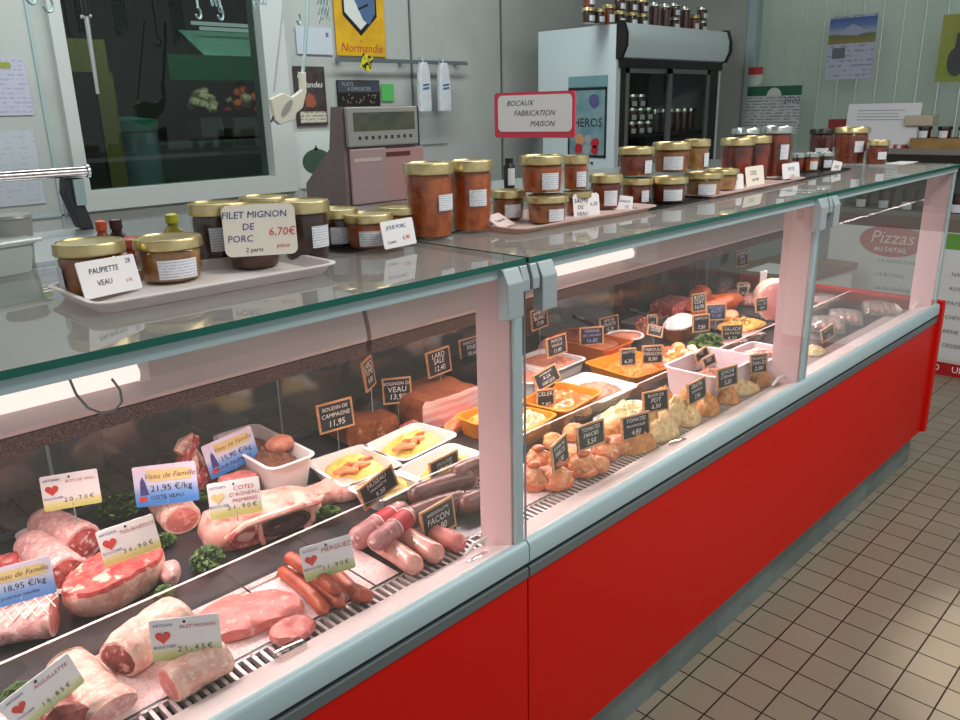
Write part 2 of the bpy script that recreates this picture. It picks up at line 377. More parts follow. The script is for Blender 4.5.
# ------------------------------------------------------------------ room
TS = .105
def floor_mat():
    m, t, o = nt('floor_tiles'); N = t.nodes; L = t.links
    p = N.new('ShaderNodeBsdfPrincipled'); p.inputs['Roughness'].default_value = .38; p.inputs['Specular IOR Level'].default_value = .4; L.new(p.outputs[0], o.inputs[0])
    tc = N.new('ShaderNodeTexCoord'); mp = N.new('ShaderNodeMapping'); mp.inputs['Scale'].default_value = (1/TS, 1/TS, 1/TS); L.new(tc.outputs['Object'], mp.inputs[0])
    fr = N.new('ShaderNodeVectorMath'); fr.operation = 'FRACTION'; L.new(mp.outputs[0], fr.inputs[0])
    fl = N.new('ShaderNodeVectorMath'); fl.operation = 'FLOOR'; L.new(mp.outputs[0], fl.inputs[0])
    sp = N.new('ShaderNodeSeparateXYZ'); L.new(fr.outputs[0], sp.inputs[0])
    e = []
    for i in (0, 1):
        a = N.new('ShaderNodeMath'); a.operation = 'SUBTRACT'; L.new(sp.outputs[i], a.inputs[0]); a.inputs[1].default_value = .5
        b = N.new('ShaderNodeMath'); b.operation = 'ABSOLUTE'; L.new(a.outputs[0], b.inputs[0]); e.append(b)
    mx = N.new('ShaderNodeMath'); mx.operation = 'MAXIMUM'; L.new(e[0].outputs[0], mx.inputs[0]); L.new(e[1].outputs[0], mx.inputs[1])
    g = N.new('ShaderNodeMath'); g.operation = 'GREATER_THAN'; L.new(mx.outputs[0], g.inputs[0]); g.inputs[1].default_value = .479
    wn = N.new('ShaderNodeTexWhiteNoise'); wn.noise_dimensions = '2D'; L.new(fl.outputs[0], wn.inputs['Vector'])
    ns = N.new('ShaderNodeTexNoise'); ns.inputs['Scale'].default_value = 3; L.new(tc.outputs['Object'], ns.inputs['Vector'])
    c1 = N.new('ShaderNodeMix'); c1.data_type = 'RGBA'; c1.inputs[6].default_value = lin((128, 124, 107)); c1.inputs[7].default_value = lin((141, 136, 119)); L.new(wn.outputs[0], c1.inputs[0])
    c2 = N.new('ShaderNodeMix'); c2.data_type = 'RGBA'; L.new(c1.outputs[2], c2.inputs[6]); c2.inputs[7].default_value = lin((130, 116, 101)); L.new(ns.outputs[0], c2.inputs[0])
    c3 = N.new('ShaderNodeMix'); c3.data_type = 'RGBA'; L.new(c2.outputs[2], c3.inputs[6]); c3.inputs[7].default_value = lin((34, 27, 22)); L.new(g.outputs[0], c3.inputs[0])
    L.new(c3.outputs[2], p.inputs['Base Color']); return m
M['tiles'] = floor_mat()
M['wall'] = mat('painted_wall', (176, 180, 178), (168, 172, 170), sc=3, rough=.6)
M['wallw'] = mat('white_wall_panel', (186, 192, 190), (178, 184, 182), sc=4, rough=.55)
M['upvc'] = mat('white_window_frame', (196, 202, 202), rough=.4)
M['ceil'] = mat('ceiling_paint', (206, 206, 200), rough=.8)
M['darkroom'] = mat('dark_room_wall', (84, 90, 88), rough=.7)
YB, XR = 2.6, 3.8
struct(obj('floor', bx(-4.2, 5.2, -5.5, 6.2, -.05, 0), 'tiles', smooth=False), 'small beige square floor tiles with dark joints', 'floor')
bm = B(); W0, W1, WZ0, WZ1 = -.245, .66, 1.205, 2.35     # opening of the window
box(bm, -3.4, W0, YB, YB+.12, 0, 2.8); box(bm, W0, W1, YB, YB+.12, 0, WZ0); box(bm, W0, W1, YB, YB+.12, WZ1, 2.8); box(bm, W1, .8, YB, YB+.12, 0, 2.8)
struct(obj('wall_window', bm, 'wallw', smooth=False), 'pale wall around the dark window behind the counter', 'wall')
struct(obj('wall_back', bx(.8, XR+.1, YB+.005, YB+.12, 0, 2.8), 'wall', smooth=False), 'plain grey back wall behind the banner and the fridge', 'wall')
bm = B(); box(bm, XR, XR+.1, 1.8, YB+.12, 0, 2.8); box(bm, XR, XR+.1, -2.4, 1.8, 0, .95); box(bm, XR, XR+.1, -2.4, 1.8, 2.6, 2.8)
struct(obj('wall_shopfront', bm, 'wall', smooth=False), 'grey wall that holds the large shopfront window', 'wall')
struct(obj('ceiling', bx(-3.4, 4.6, -1.6, 6.2, 2.8, 2.86), 'ceil', smooth=False), 'flat pale ceiling of the shop', 'ceiling')
for x in (1.56, 2.272):
    struct(obj('trim_1', bx(x-.004, x+.004, YB-.004, YB+.004, 0, 2.8), 'satin_d', smooth=False), 'thin wall joint beside the paper bags' if x < 2 else 'thin wall joint beside the white fridge', 'trim')
# window_1: frame and pane, dark store room behind it
bm = B()
for a in ((W0-.03, W0+.02, WZ0+.005, WZ1), (W1-.02, W1+.1, WZ0+.005, WZ1), (W0-.08, W1+.1, WZ0-.075, WZ0+.005)): box(bm, a[0], a[1], YB-.03, YB+.08, a[2], a[3])
w = struct(obj('window_1', bm, 'upvc', smooth=False), 'white framed window onto the dark store room', 'window')
obj('pane', bx(W0, W1, YB+.03, YB+.036, WZ0, WZ1), glass('window_glass', (150, 160, 156), boost=1.0), w, False)
struct(obj('trim_2', bx(-.345, -.335, YB-.006, YB+.004, 0, 2.8), 'satin', smooth=False), 'thin upright joint in the white panel beside the window', 'trim')
struct(obj('trim_3', bx(-3.4, W0-.08, YB-.006, YB+.002, 1.12, 1.128), 'satin', smooth=False), 'thin level joint low on the white panel wall', 'trim')
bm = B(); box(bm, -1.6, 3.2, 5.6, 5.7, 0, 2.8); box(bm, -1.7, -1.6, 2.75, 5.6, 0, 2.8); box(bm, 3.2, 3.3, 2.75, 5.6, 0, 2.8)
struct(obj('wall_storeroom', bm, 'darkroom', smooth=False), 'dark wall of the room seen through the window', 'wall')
# what stands behind the window
def aw(px, py, y): return aty(px, py, y)
a0, a1 = aw(186, 30, 4.4), aw(262, 62, 4.4); a2 = aw(186, 80, 4.2)
t = thing('awning', 'teal and green awning seen through the dark window', 'awning', (a0.x, 4.4, 0))
bm = B(); loft(bm, [[Vector((x, y, z)) for x in (a0.x, 3.1)] + [Vector((x, y+.01, z+.01)) for x in (3.1, a0.x)] for y, z in ((4.5, a0.z), (4.2, a1.z+.02))]); wobj('canopy', bm, mat('teal_awning', (150, 206, 186), rough=.6), t, False)
wobj('valance', bx(a0.x-.25, 3.1, 4.19, 4.2, a2.z, a1.z+.02), mat('green_valance', (10, 104, 58), rough=.6), t, False)
for k in range(2):
    p = aw(190, 23+k*7, 4.5); wobj('lamp_tube', tube(B(), [(p.x, 4.48-.12*k, p.z), (3.0, 4.48-.12*k, p.z)], .012), emis('cool_tube', (220, 240, 236), 2.2), t)
def crate(px0, px1, py0, py1, y, cols, seed, label):
    p0, p1 = aw(px0, py1, y), aw(px1, py0, y); t = thing('produce_crate', label, 'crate', ((p0.x+p1.x)/2, y, p0.z))
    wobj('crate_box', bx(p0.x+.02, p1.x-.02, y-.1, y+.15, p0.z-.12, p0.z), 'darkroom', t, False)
    b = scatter_bm(B(), 30, (p1.x-p0.x)*.8, .20, (p1.z-p0.z), ('ball', .034), seed, len(cols)); f = obj('produce', b, cols, t); f['kind'] = 'stuff'
t = crate(190, 214, 88, 118, 4.3, ['cauli', 'cream'], 3, 'crate of pale vegetables under the green awning behind the window')
t = crate(223, 262, 86, 118, 4.3, ['carrot', 'tomato', 'cauli'], 5, 'crate of orange vegetables under the green awning behind the window')
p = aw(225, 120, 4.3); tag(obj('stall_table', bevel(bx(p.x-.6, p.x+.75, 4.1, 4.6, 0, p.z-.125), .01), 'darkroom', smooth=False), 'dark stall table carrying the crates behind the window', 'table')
p0, p1, p2 = aw(66, 38, 3.6), aw(98, 38, 3.6), aw(115, 163, 3.6)
t = thing('door_frame', 'dull yellow wooden door frame seen through the window', 'door frame', (p1.x, 3.6, 0))
yw = mat('dull_yellow_wood', (150, 138, 76), rough=.6)
wobj('lintel', bx(p0.x, p1.x+.03, 3.6, 3.64, p0.z-.16, p0.z), yw, t, False); wobj('jamb', bx(p1.x-.045, p1.x+.045, 3.6, 3.64, 0, p0.z-.16), yw, t, False)
p = aw(128, 120, 3.9)
t = thing('storage_canister', 'pale canister with a teal lid standing behind the window', 'canister', (p.x, 3.9, 0))
obj('canister_body', (lambda b: (lathe(b, [(.14, 0), (.15, .6), (.15, p.z-.06)]), b)[1])(B()), mat('pale_canister', (126, 146, 150), rough=.4), t); obj('lid', (lambda b: (lathe(b, [(.155, p.z-.06), (.155, p.z), (.02, p.z+.02)]), b)[1])(B()), mat('teal_lid', (60, 130, 112), rough=.5), t)

def blind_mat():
    m, t, o = nt('blind_fabric'); N = t.nodes; d = N.new('ShaderNodeBsdfDiffuse'); d.inputs[0].default_value = lin((194, 198, 190)); r = N.new('ShaderNodeBsdfTranslucent'); r.inputs[0].default_value = lin((208, 216, 210)); x = N.new('ShaderNodeMixShader'); x.inputs[0].default_value = .5
    t.links.new(d.outputs[0], x.inputs[1]); t.links.new(r.outputs[0], x.inputs[2]); t.links.new(x.outputs[0], o.inputs[0]); return m
# shopfront window, mullion, blinds
bm = B(); Y0, Y1 = -2.4, 1.8
for a in ((1.74, 1.8), (-.9, -.85), (-2.4, -2.34)): box(bm, XR-.02, XR+.06, a[0], a[1], .95, 2.6)
box(bm, XR-.03, XR+.06, Y0, Y1, .93, .99); box(bm, XR-.03, XR+.06, Y0, Y1, 2.55, 2.6)
w = struct(obj('window_2', bm, 'satin', smooth=False), 'large shopfront window with posters and pale blinds behind it', 'window')
obj('pane', bx(XR, XR+.006, Y0, Y1, .99, 2.55), glass('shopfront_glass', (246, 250, 248), boost=1.0, haze=.04), w, False)
bm = B(); k = Y0
while k < Y1:
    box(bm, XR+.16, XR+.172, k, k+.112, .9, 2.62); k += .118
t = tag(obj('vertical_blind', bm, blind_mat(), smooth=False), 'pale green vertical blind hanging behind the shopfront glass', 'blind')
# ------------------------------------------------------------------ the display counter, two modules
XJ, XE, YG = -.457, 2.07, .008
ZD = .66
def counter(x0, x1, label, posts, panes, tubes, clips, last):
    t = thing('display_counter', label, 'counter', ((x0+x1)/2, .45, 0), 0, 'refrigerated counter modules')
    W = lambda n, b, m, s=True: wobj(n, b, m, t, s)
    g = .0015
    W('kick_plate', bx(x0, x1, .03, .8, 0, .16), 'kick', False)
    W('front_panel', bevel(bx(x0+g, x1-g, 0, .03, .143, .625), .002), 'red', False)
    W('cabinet_body', bx(x0+g, x1-g, .03, .88, .16, .60), 'satin_d', False)
    W('panel_trim', bevel(bx(x0+g, x1-g, -.004, .03, .625, .648), .002), 'satin_d', False)
    W('gasket', bx(x0+g, x1-g, .003, .03, .648, .656), 'groove', False)
    b = B(); prof = [(.03, .656), (0, .656), (-.004, .660), (-.004, .694), (0, .700), (.004, .703), (.013, .703), (.016, .66)]
    loft(b, [[Vector((x, y, z)) for y, z in prof] for x in (x0+g, x1-g)]); W('bumper_rail', b, 'satin')
    b = B(); loft(b, [[Vector((x, y, z)) for y, z in ((.016, .64), (.016, .7), (.020, .700), (.10, .666), (.102, .64))] for x in (x0, x1)]); W('inner_ledge', b, 'inner', False)
    b = B(); n = int((x1-x0)/.0155); box(b, x0, x1, .102, .146, .630, .634, 1)
    for i in range(n): x = x0+.004+i*.0155; box(b, x, x+.0060, .102, .146, .648, .6600, 0)
    box(b, x0, x1, .100, .104, .65, .6600, 0); box(b, x0, x1, .143, .147, .65, .6600, 0); W('air_grille', b, ['canopy', 'groove'], False)
    W('deck', bx(x0, x1, .147, .862, .63, ZD), 'deck', False)
    b = B(); box(b, x0+.01, x1-.03, .337, .343, ZD, ZD+.055)
    for f in b.faces:
        if f.calc_center_median().z > ZD+.054: f.material_index = 1
    W('glass_divider', b, ['glass', 'gwhite'], False)
    b = B(); k = x0; 
    while k < x1-.05:
        e = min(k+.84, x1); box(b, k+.004, e-.004, .862, .868, ZD, 1.02); k = e
    d = W('sliding_door', b, 'backdoor', False)
    b = B(); box(b, x0, x1, .858, .874, ZD-.03, ZD+.012); box(b, x0, x1, .858, .874, 1.0, 1.03); W('door_track', b, 'satin_d', False)
    # canopy with its lamp under the shelf glass
    b = B(); prof = [(.47, 1.225), (.47, 1.11), (.455, 1.06), (.45, 1.03), (.452, 1.022), (.50, 1.01), (.86, 1.03), (.90, 1.03), (.90, 1.225)]
    loft(b, [[Vector((x, y, z)) for y, z in prof] for x in (x0, x1-.012)]); W('canopy', b, 'canopy', False)
    b = B(); loft(b, [[Vector((x, y, z)) for y, z in ((.451, 1.02), (.485, 1.012), (.463, .990), (.456, .990))] for x in (x0, x1-.015)]); W('perforated_strip', b, 'fringe', False)
    for a0, a1 in tubes:
        b = B(); tube(b, [(a0, .436, 1.083), (a1, .436, 1.083)], .016, 14); l = W('lamp_tube', b, 'tube')
        b = B(); box(b, a1, a1+.018, .425, .47, 1.066, 1.10); box(b, a0-.018, a0, .425, .47, 1.066, 1.10); W('lamp_holder', b, 'white', False)
    b = B(); tube(b, [(x0+.02, .62, .985), (x1-.06, .62, .985)], .012, 10); W('lamp_tube', b, 'tube')  # unseen second tube, added to brighten the food under the canopy
    for a0, a1, edge in panes:
        b = box(B(), a0+.004, a1-.004, -.002, .66, 1.244, 1.254)
        for f in b.faces:
            if abs(f.calc_center_median().z-1.249) < .003: f.material_index = 1
        W('shelf_glass', b, ['gtop', 'gedge'], False)
        b = box(B(), a0+.006, a1-.004, YG, YG+.006, .7, 1.236)
        for f in b.faces:
            if abs(f.calc_center_median().y-YG-.003) < .002: f.material_index = 1
        W('front_glass', b, ['glass', 'satin'], False)
        b = box(B(), a0+.006, a1-.004, YG-.003, YG+.012, 1.226, 1.243); W('glass_rail', b, 'satin', False)
    W('service_ledge', bevel(bx(x0, x1-.01, .66, 1.16, 1.226, 1.246), .004), 'steel', False)
    for x in posts:
        b = box(B(), x-.026, x, YG+.008, .10, .645, 1.243); W('post', bevel(b, .002), 'post', False)
        W('post_edge', bx(x-.022, x-.002, YG-.001, YG+.008, .7, 1.243), 'satin', False)
    for x, dx in clips:      # hinge clamps under the shelf glass
        for s, wd, y0, z0 in ((0, .018, -.012, 1.195), (.021, .040, -.016, 1.153)):
            xa = x+dx*s; xb = x+dx*(s+wd)
            b = B(); loft(b, [[Vector((xx, y, z)) for y, z in ((YG-.001, z0), (y0, z0+.004), (y0, 1.218), (-.004, 1.2425), (YG-.001, 1.2425))] for xx in (xa, xb)])
            c = W('hinge_clamp', bevel(b, .0015), 'clamp', False)
    if last:
        W('end_panel', bevel(bx(XE, XE+.034, -.016, .9, .143, .712), .003), 'red', False)
        W('end_dimming_sheet', bx(XE-.003, XE-.0005, .104, .856, .66, .70), mat('dimmed_red', (112, 40, 36), rough=.5), False)  # added sheet; its darker red paints the dim inner side of the panel
        W('end_glass', bx(XE-.01, XE-.004, .1, .86, .70, 1.24), 'endglass', False)
    return t
tl = aty(137, 377, .436).x; tr = aty(630, 252, .436).x
cl = counter(-2.7, XJ, 'nearer refrigerated counter module with red front holding the raw meat', [XJ-.002], [(-2.7, XJ, 1)], [(-2.65, tl)], [(XJ-.004, -1)], False)
cr = counter(XJ, XE, 'longer refrigerated counter module with red front holding the prepared dishes', [.80, XE-.012], [(XJ, .81, 1), (.81, XE, 1)], [(aty(548, 276, .436).x, tr)], [(XJ+.004, 1), (.806, -1), (.814, 1)], True)
# wire loop hanging at the lamp, price clips on the ledge
p = [aty(x, y, .40) for x, y in ((70, 380), (76, 394), (88, 408), (101, 413), (114, 411), (122, 402), (120, 390), (112, 379))]
wobj('wire_loop', tube(B(), p, .0022, 8), 'satin_d', cl)
for px, py, c in ((290, 650, cl), (480, 561, cl), (678, 443, cr), (782, 383, cr)):
    q = at(px, py, .682); b = bevel(bx(q.x-.026, q.x+.026, q.y-.012, q.y+.012, .672, .69), .003)
    wobj('label_clip', b, glass('clip_plastic', (236, 228, 228), boost=2.2, base=.16) if 'clipm' not in M else M['clipm'], c)
for x in (XJ-.07, .76, XE-.07):
    b = tube(B(), [(x-.03, .07, .69), (x-.015, .06, .712), (x+.012, .058, .712), (x+.03, .068, .69)], .004, 8)
    wobj('glass_catch', b, 'white', cl if x < XJ else cr)
# ------------------------------------------------------------------ things on the back wall
def flat(name, label, cat, P0, P1, y, m, th=.002, group=None, bev=0):
    """a sheet on a wall facing -Y between two upper-left / lower-right points"""
    t = thing(name, label, cat, ((P0.x+P1.x)/2, y, P1.z), 0, group)
    return t, (P1.x-P0.x), (P0.z-P1.z)
def sheet(t, n, w, h, m, th=.002, x=0, z=0, y=0):
    return obj(n, bx(x-w/2, x+w/2, y-th, y, z, z+h), m, t, False)
WY = YB-.002
P = lambda x, y: aty(x, y, WY)
t, w, h = flat('notice_sheet', 'lilac notice with an olive heading bar on the white panel', 'notice', P(-14, 58), P(34, 115), WY, 0)
sheet(t, 'paper', w, h, printed('lilac_notice', (190, 192, 210), (168, 170, 194), rows=60, lo=.5, dens=60))
sheet(t, 'heading_bar', w*.66, .022, mat('olive_bar', (150, 158, 66)), .001, -.03, h-.035, -.002)
t, w, h = flat('notice_sheet', 'pale printed notice below the lilac one, above the chrome bar', 'notice', P(-30, 132), P(46, 203), WY, 0)
sheet(t, 'paper', w, h, printed('pale_notice', (188, 196, 206), (176, 184, 200), rows=50, lo=.54, dens=40))
t, w, h = flat('wall_banner', 'yellow pennant with a blue and white shield and the word Normandie', 'banner', P(331, -26), P(386, 57), WY, 0)
sheet(t, 'cloth', w, h, mat('yellow_cloth', (214, 168, 20), (198, 150, 14), sc=8, rough=.6), .003)
sc = ppm((1.23, 2.6, 1.9))
def poly(bm, pts, y, mi=0):
    f = bm.faces.new([bm.verts.new((x, y, z)) for x, z in pts]); f.material_index = mi; return f
def shield(k, dz=0): return [(-.108*k, .36), (-.108*k, .19+dz), (0, .096+dz*2), (.108*k, .19+dz), (.108*k, .36)]
b = B(); poly(b, shield(1), -.0036, 0); poly(b, shield(.88, .014), -.0040, 1)
poly(b, [(-.055, .36), (-.035, .27), (.02, .17), (.058, .152), (.094, .204), (.094, .36)], -.0044, 2)
poly(b, [(-.01, .215), (.055, .24), (.055, .252), (-.01, .226)], -.0048, 0); poly(b, [(-.03, .29), (.04, .30), (.035, .33), (-.02, .32)], -.0048, 0)
obj('shield', b, ['black', mat('shield_white', (206, 210, 206)), mat('shield_blue', (72, 98, 138))], t, False)
b = B(); text_bm(b, 'Normandie', .058, 0, .037, -.0036, shear=.25, bold=.0012); text_bm(b, 'la', .022, -.002, .072, -.0036, shear=.2); obj('lettering', b, 'redtext', t, False)
t, w, h = flat('wall_sheet', 'white sheet pinned above the dark meat poster', 'sheet', P(295, 26), P(333, 55), WY, 0)
sheet(t, 'paper', w, h, mat('blue_white_sheet', (190, 198, 210))); sheet(t, 'stamp', .016, .02, mat('violet_stamp', (112, 108, 150)), .001, w*.36, h*.66, -.002)
t, w, h = flat('meat_poster', 'small dark poster with a meat photo and a cream caption strip', 'poster', P(292, 66), P(328, 125), WY, 0)
sheet(t, 'print', w, h, mat('dark_print', (52, 42, 44), (70, 58, 58), sc=20))
sheet(t, 'caption_strip', w*.84, h*.19, printed('cream_caption', (198, 196, 180), (140, 136, 120), rows=60, dens=60), .001, .008, h*.05, -.002)
b = B(); poly(b, [(-.03, .09), (-.035, .13), (-.01, .155), (.02, .14), (.03, .1), (.01, .085)], -.0031); obj('meat_picture', b, mat('meat_print', (150, 84, 60)), t, False)
b = B(); text_bm(b, 'Les', .04, -.045, h-.04, -.0031, shear=.3); text_bm(b, 'Viandes', .04, .01, h-.085, -.0031, shear=.3); obj('lettering', b, 'chalk', t, False)
t, w, h = flat('fruit_sheet', 'white sheet with a dark green apple shape under the saw', 'sheet', P(291, 132), P(338, 185), WY, 0)
sheet(t, 'paper', w, h, mat('sheet_white', (206, 214, 214)))
b = B(); poly(b, [(.086*math.cos(a)+.008, .125+.062*math.sin(a)+(.012 if abs(a-PI/2) < .1 else 0)) for a in [2*PI*i/32 for i in range(32)]], -.0026); poly(b, [(.0, .18), (.016, .18), (.012, .205), (.006, .205)], -.0026); obj('apple_shape', b, mat('dull_green', (62, 86, 68)), t, False)
t, w, h = flat('info_panel', 'black notice panel with a grey heading above the scale', 'notice', P(336, 80), P(380, 106), WY, 0)
sheet(t, 'board', w, h, 'black', .006); sheet(t, 'heading', w*.98, h*.44, mat('grey_heading', (62, 68, 78)), .001, 0, h*.54, -.006)
b = B(); text_bm(b, 'PLATS', .026, -.07, h*.84, -.0075); text_bm(b, 'A EMPORTER', .026, 0, h*.66, -.0075); obj('lettering', b, mat('grey_ink', (150, 156, 164)), t, False)
b = B(); R = random.Random(4)
for i in range(26): x, z = R.uniform(-w*.44, w*.44), R.uniform(.01, h*.45); poly(b, [(x, z), (x+.006, z), (x+.006, z+.008), (x, z+.008)], -.0066)
obj('printed_dots', b, mat('dot_ink', (150, 120, 96)), t, False)
t, w, h = flat('sticky_note', 'bright green note stuck beside the black panel', 'note', P(381, 84), P(394, 101), WY, 0); sheet(t, 'paper', w, h, mat('green_note', (84, 178, 92)))
t, w, h = flat('wall_sheet', 'pale grey sheet low on the wall under the paper bags', 'sheet', P(409, 112), P(448, 143), WY, 0); sheet(t, 'paper', w, h, mat('grey_sheet', (168, 176, 176)))
# rail with bags and tag
r0, r1 = aty(335, 60, YB-.05), aty(467, 65, YB-.05)
t = thing('wall_rail', 'dark steel hanging rail on the back wall', 'rail', (r0.x, YB-.05, r0.z))
wobj('bar', bx(r0.x, r1.x, YB-.055, YB-.049, r0.z-.008, r0.z+.012), 'satin_d', t, False)
b = B()
for x in (r0.x+.05, r1.x-.05, (r0.x+r1.x)/2): box(b, x-.008, x+.008, YB-.049, YB, r0.z-.006, r0.z+.01)
wobj('bracket', b, 'satin_d', t, False)
for px, lab in ((424, 'bundle of white paper bags, the one nearer the yellow banner'), (444, 'bundle of white paper bags, the one nearer the rail end')):
    q = aty(px, 88, YB-.09); t = thing('paper_bag_bundle', lab, 'paper bags', (q.x, YB-.09, q.z-.12), 0, 'paper bags on the rail')
    b = B(); loft(b, [rrect(.075*k, .03, .008, z) for z, k in ((0, 1.1), (.08, 1.12), (.19, 1.0), (.235, .7), (.25, .55))]); obj('bag', b, mat('bag_paper', (206, 212, 218), (196, 202, 210), sc=30, rough=.7, bump=.3), t)
    b = tube(B(), [(0, 0, .25), (0, .005, .275), (0, .035, .272), (0, .038, .25)], .004, 8); obj('hook', b, 'satin', t)
    b = B()
    for k in range(2): poly(b, [(-.022, .13-.018*k), (.024, .135-.018*k), (.024, .143-.018*k), (-.022, .138-.018*k)], -.0178)
    obj('printed_lines', b, mat('bag_blue', (70, 96, 150)), t, False)
q = aty(366, 63, YB-.06); t = thing('yellow_tag', 'small yellow and black tag hanging on the rail under the banner', 'tag', (q.x, YB-.062, q.z), .0)
obj('card', bx(-.032, .032, -.004, 0, -.035, .04, T=Matrix.Rotation(.35, 4, 'Y')), mat('yellow_black', (206, 196, 40), (40, 40, 24), sc=38, lo=.5, hi=.54), t, False)
# ------------------------------------------------------------------ hooks, saw, steel hanging from the overhead rail
YR = 2.0
tag(obj('overhead_rail', tube(B(), [(-1.4, YR, 2.16), (1.2, YR, 2.16)], .012, 10), 'steel'), 'steel rail overhead from which hooks and tools hang', 'rail')
def hook(px, py, big, label):
    q = aty(px, py, YR); t = thing('meat_hook', label, 'hook', (q.x, YR, q.z), .6, 'steel hooks hanging overhead')
    r = .024*big; pts = [(r*math.sin(a), 0, r-r*math.cos(a)) for a in [PI*1.35*i/14-.9 for i in range(15)]][::-1]
    obj('hook_bend', tube(B(), [(0, 0, 2.168-q.z), (0, 0, 2.06-q.z if 2.06-q.z > 2*r else 2*r+.02), (0.002, 0, 2*r+.004)]+[(r*math.sin(a), 0, r+r*math.cos(a)) for a in [PI*1.4*i/12 for i in range(13)]], .004, 8), 'satin', t)
for px, py, k, lab in ((32, 4, 1, 'steel hook over the lilac notice'), (49, 12, 1, 'steel hook just before the dark window frame'), (199, 19, .8, 'small hook over the green awning, first of two'), (221, 20, .9, 'small hook over the green awning, second of two'), (299, 24, .8, 'hook hanging just beside the saw blade')): hook(px, py, k, lab)
def chain(px, py0, label, n, wide):
    q = aty(px, py0, YR); t = thing('chain_bundle', label, 'chain', (q.x, YR, q.z), .2)
    b = B(); R = random.Random(px)
    for c in range(wide):
        x = (c-wide/2)*.017; top = 2.165-q.z; k = int((top-R.uniform(0, .04))/.019)
        for i in range(k):
            z = top-.012-i*.019; T = Matrix.Translation((x, 0, z)) @ Matrix.Rotation((i % 2)*PI/2+.4, 4, 'Z')
            tube(b, [T @ Vector((.0065*math.sin(a), 0, .012*math.cos(a))) for a in [2*PI*j/10 for j in range(11)]], .0022, 5)
    f = obj('links', b, 'satin', t)
chain(263, 18, 'cluster of steel chains hanging beside the window frame', 9, 4); chain(326, 26, 'cluster of steel chains hanging in front of the white sheet', 9, 4); chain(219, 14, 'short chains hanging before the window above the awning', 6, 3)
# bow saw
t = thing('butcher_saw', 'butcher bow saw with white handle hanging by its frame', 'saw', (aty(291, 110, YR).x, YR, aty(291, 110, YR).z))
o = Vector(t.location); pt = lambda x, y, d=0: aty(x, y, YR+d)
b = tube(B(), [pt(330/1-22, -6), pt(307, 20), pt(304, 60), pt(302, 78)], .0075, 8); wobj('saw_frame', b, 'satin', t)
b = B(); p, q = pt(285, -8), pt(274, 92); n = Vector((.011, 0, .002)); loft(b, [[p-n*.4+Vector((0, -.0006, 0)), p+n*.4+Vector((0, -.0006, 0)), p+n*.4+Vector((0, .0006, 0)), p-n*.4+Vector((0, .0006, 0))], [q-n*.4+Vector((0, -.0006, 0)), q+n*.4+Vector((0, -.0006, 0)), q+n*.4+Vector((0, .0006, 0)), q-n*.4+Vector((0, .0006, 0))]]); wobj('blade', b, 'steel', t, False)
hp = [(271, 99), (283, 93), (293, 97), (302, 90), (301, 72), (306, 72), (307, 92), (303, 108), (297, 113), (295, 120), (288, 122), (281, 125), (276, 121), (274, 112)]
b = B(); vs = [b.verts.new(pt(x, y, -.012)) for x, y in hp]; f = b.faces.new(vs); e = bmesh.ops.extrude_face_region(b, geom=[f]); bmesh.ops.translate(b, vec=(0, .024, 0), verts=[v for v in e['geom'] if isinstance(v, bmesh.types.BMVert)])
wobj('handle', bevel(b, .003), mat('ivory_handle', (216, 212, 196), rough=.4), t, False)
b = B(); c = pt(287, 108, -.0135); poly(b, [(c.x+.034*math.cos(a)*.8+.02*math.sin(a)*.5, c.z+.026*math.sin(a)+.018*math.cos(a)) for a in [2*PI*i/20 for i in range(20)]], YR-.0135); wobj('grip_opening', b, mat('opening_shade', (150, 152, 146)), t, False)
b = tube(B(), [pt(276, 96), pt(273, 104), pt(276, 112), pt(271, 122)], .004, 8); wobj('blade_pin', b, 'groove', t)
# sharpening steel
t = thing('sharpening_steel', 'long polished sharpening steel hanging before the window', 'sharpening steel', (pt(97, 90).x, YR, pt(97, 90).z))
wobj('rod', tube(B(), [pt(86.5, 17), pt(98, 94)], [.008, .006], 10), 'steel', t); wobj('guard', tube(B(), [pt(81, 17), pt(91, 16)], .006, 8), 'steel', t); wobj('handle', tube(B(), [pt(86, 15), pt(83, -12)], [.011, .014], 10), 'black', t)
# ------------------------------------------------------------------ on the rear ledge: chrome bar, scale
YL = 1.10
t = thing('bar_stand', 'chrome bar carried by a bent dark bracket behind the counter', 'bar stand', (aty(90, 240, YL).x, YL, 1.247))
p0, p1 = aty(-60, 181, YL), aty(86, 171, YL)
wobj('bar', tube(B(), [p0, p1], .0115, 14), mat('chrome_bar', (206, 196, 196), rough=.12, metal=1), t)
wobj('bar_cap', tube(B(), [p1, p1+Vector((.006, 0, 0))], .0155, 14), 'steel', t)
b = B(); A = [aty(x, y, YL) for x, y in ((66, 178), (66, 194), (81, 227), (83, 229), (96, 229), (95, 227), (84, 200), (84, 178))]
vs = [b.verts.new(q+Vector((0, .005, 0))) for q in A]; f = b.faces.new(vs); e = bmesh.ops.extrude_face_region(b, geom=[f]); bmesh.ops.translate(b, vec=(0, .04, 0), verts=[v for v in e['geom'] if isinstance(v, bmesh.types.BMVert)])
wobj('bracket', bevel(b, .002), 'groove', t, False)
b = bx(-.013, .013, -.004, .0, -.034, .03); c = aty(79, 188, YL+.002); wobj('bracket_plate', bevel(bx(c.x-.012, c.x+.012, YL-.002, YL+.006, c.z-.04, c.z+.02), .001), 'satin', t, False)
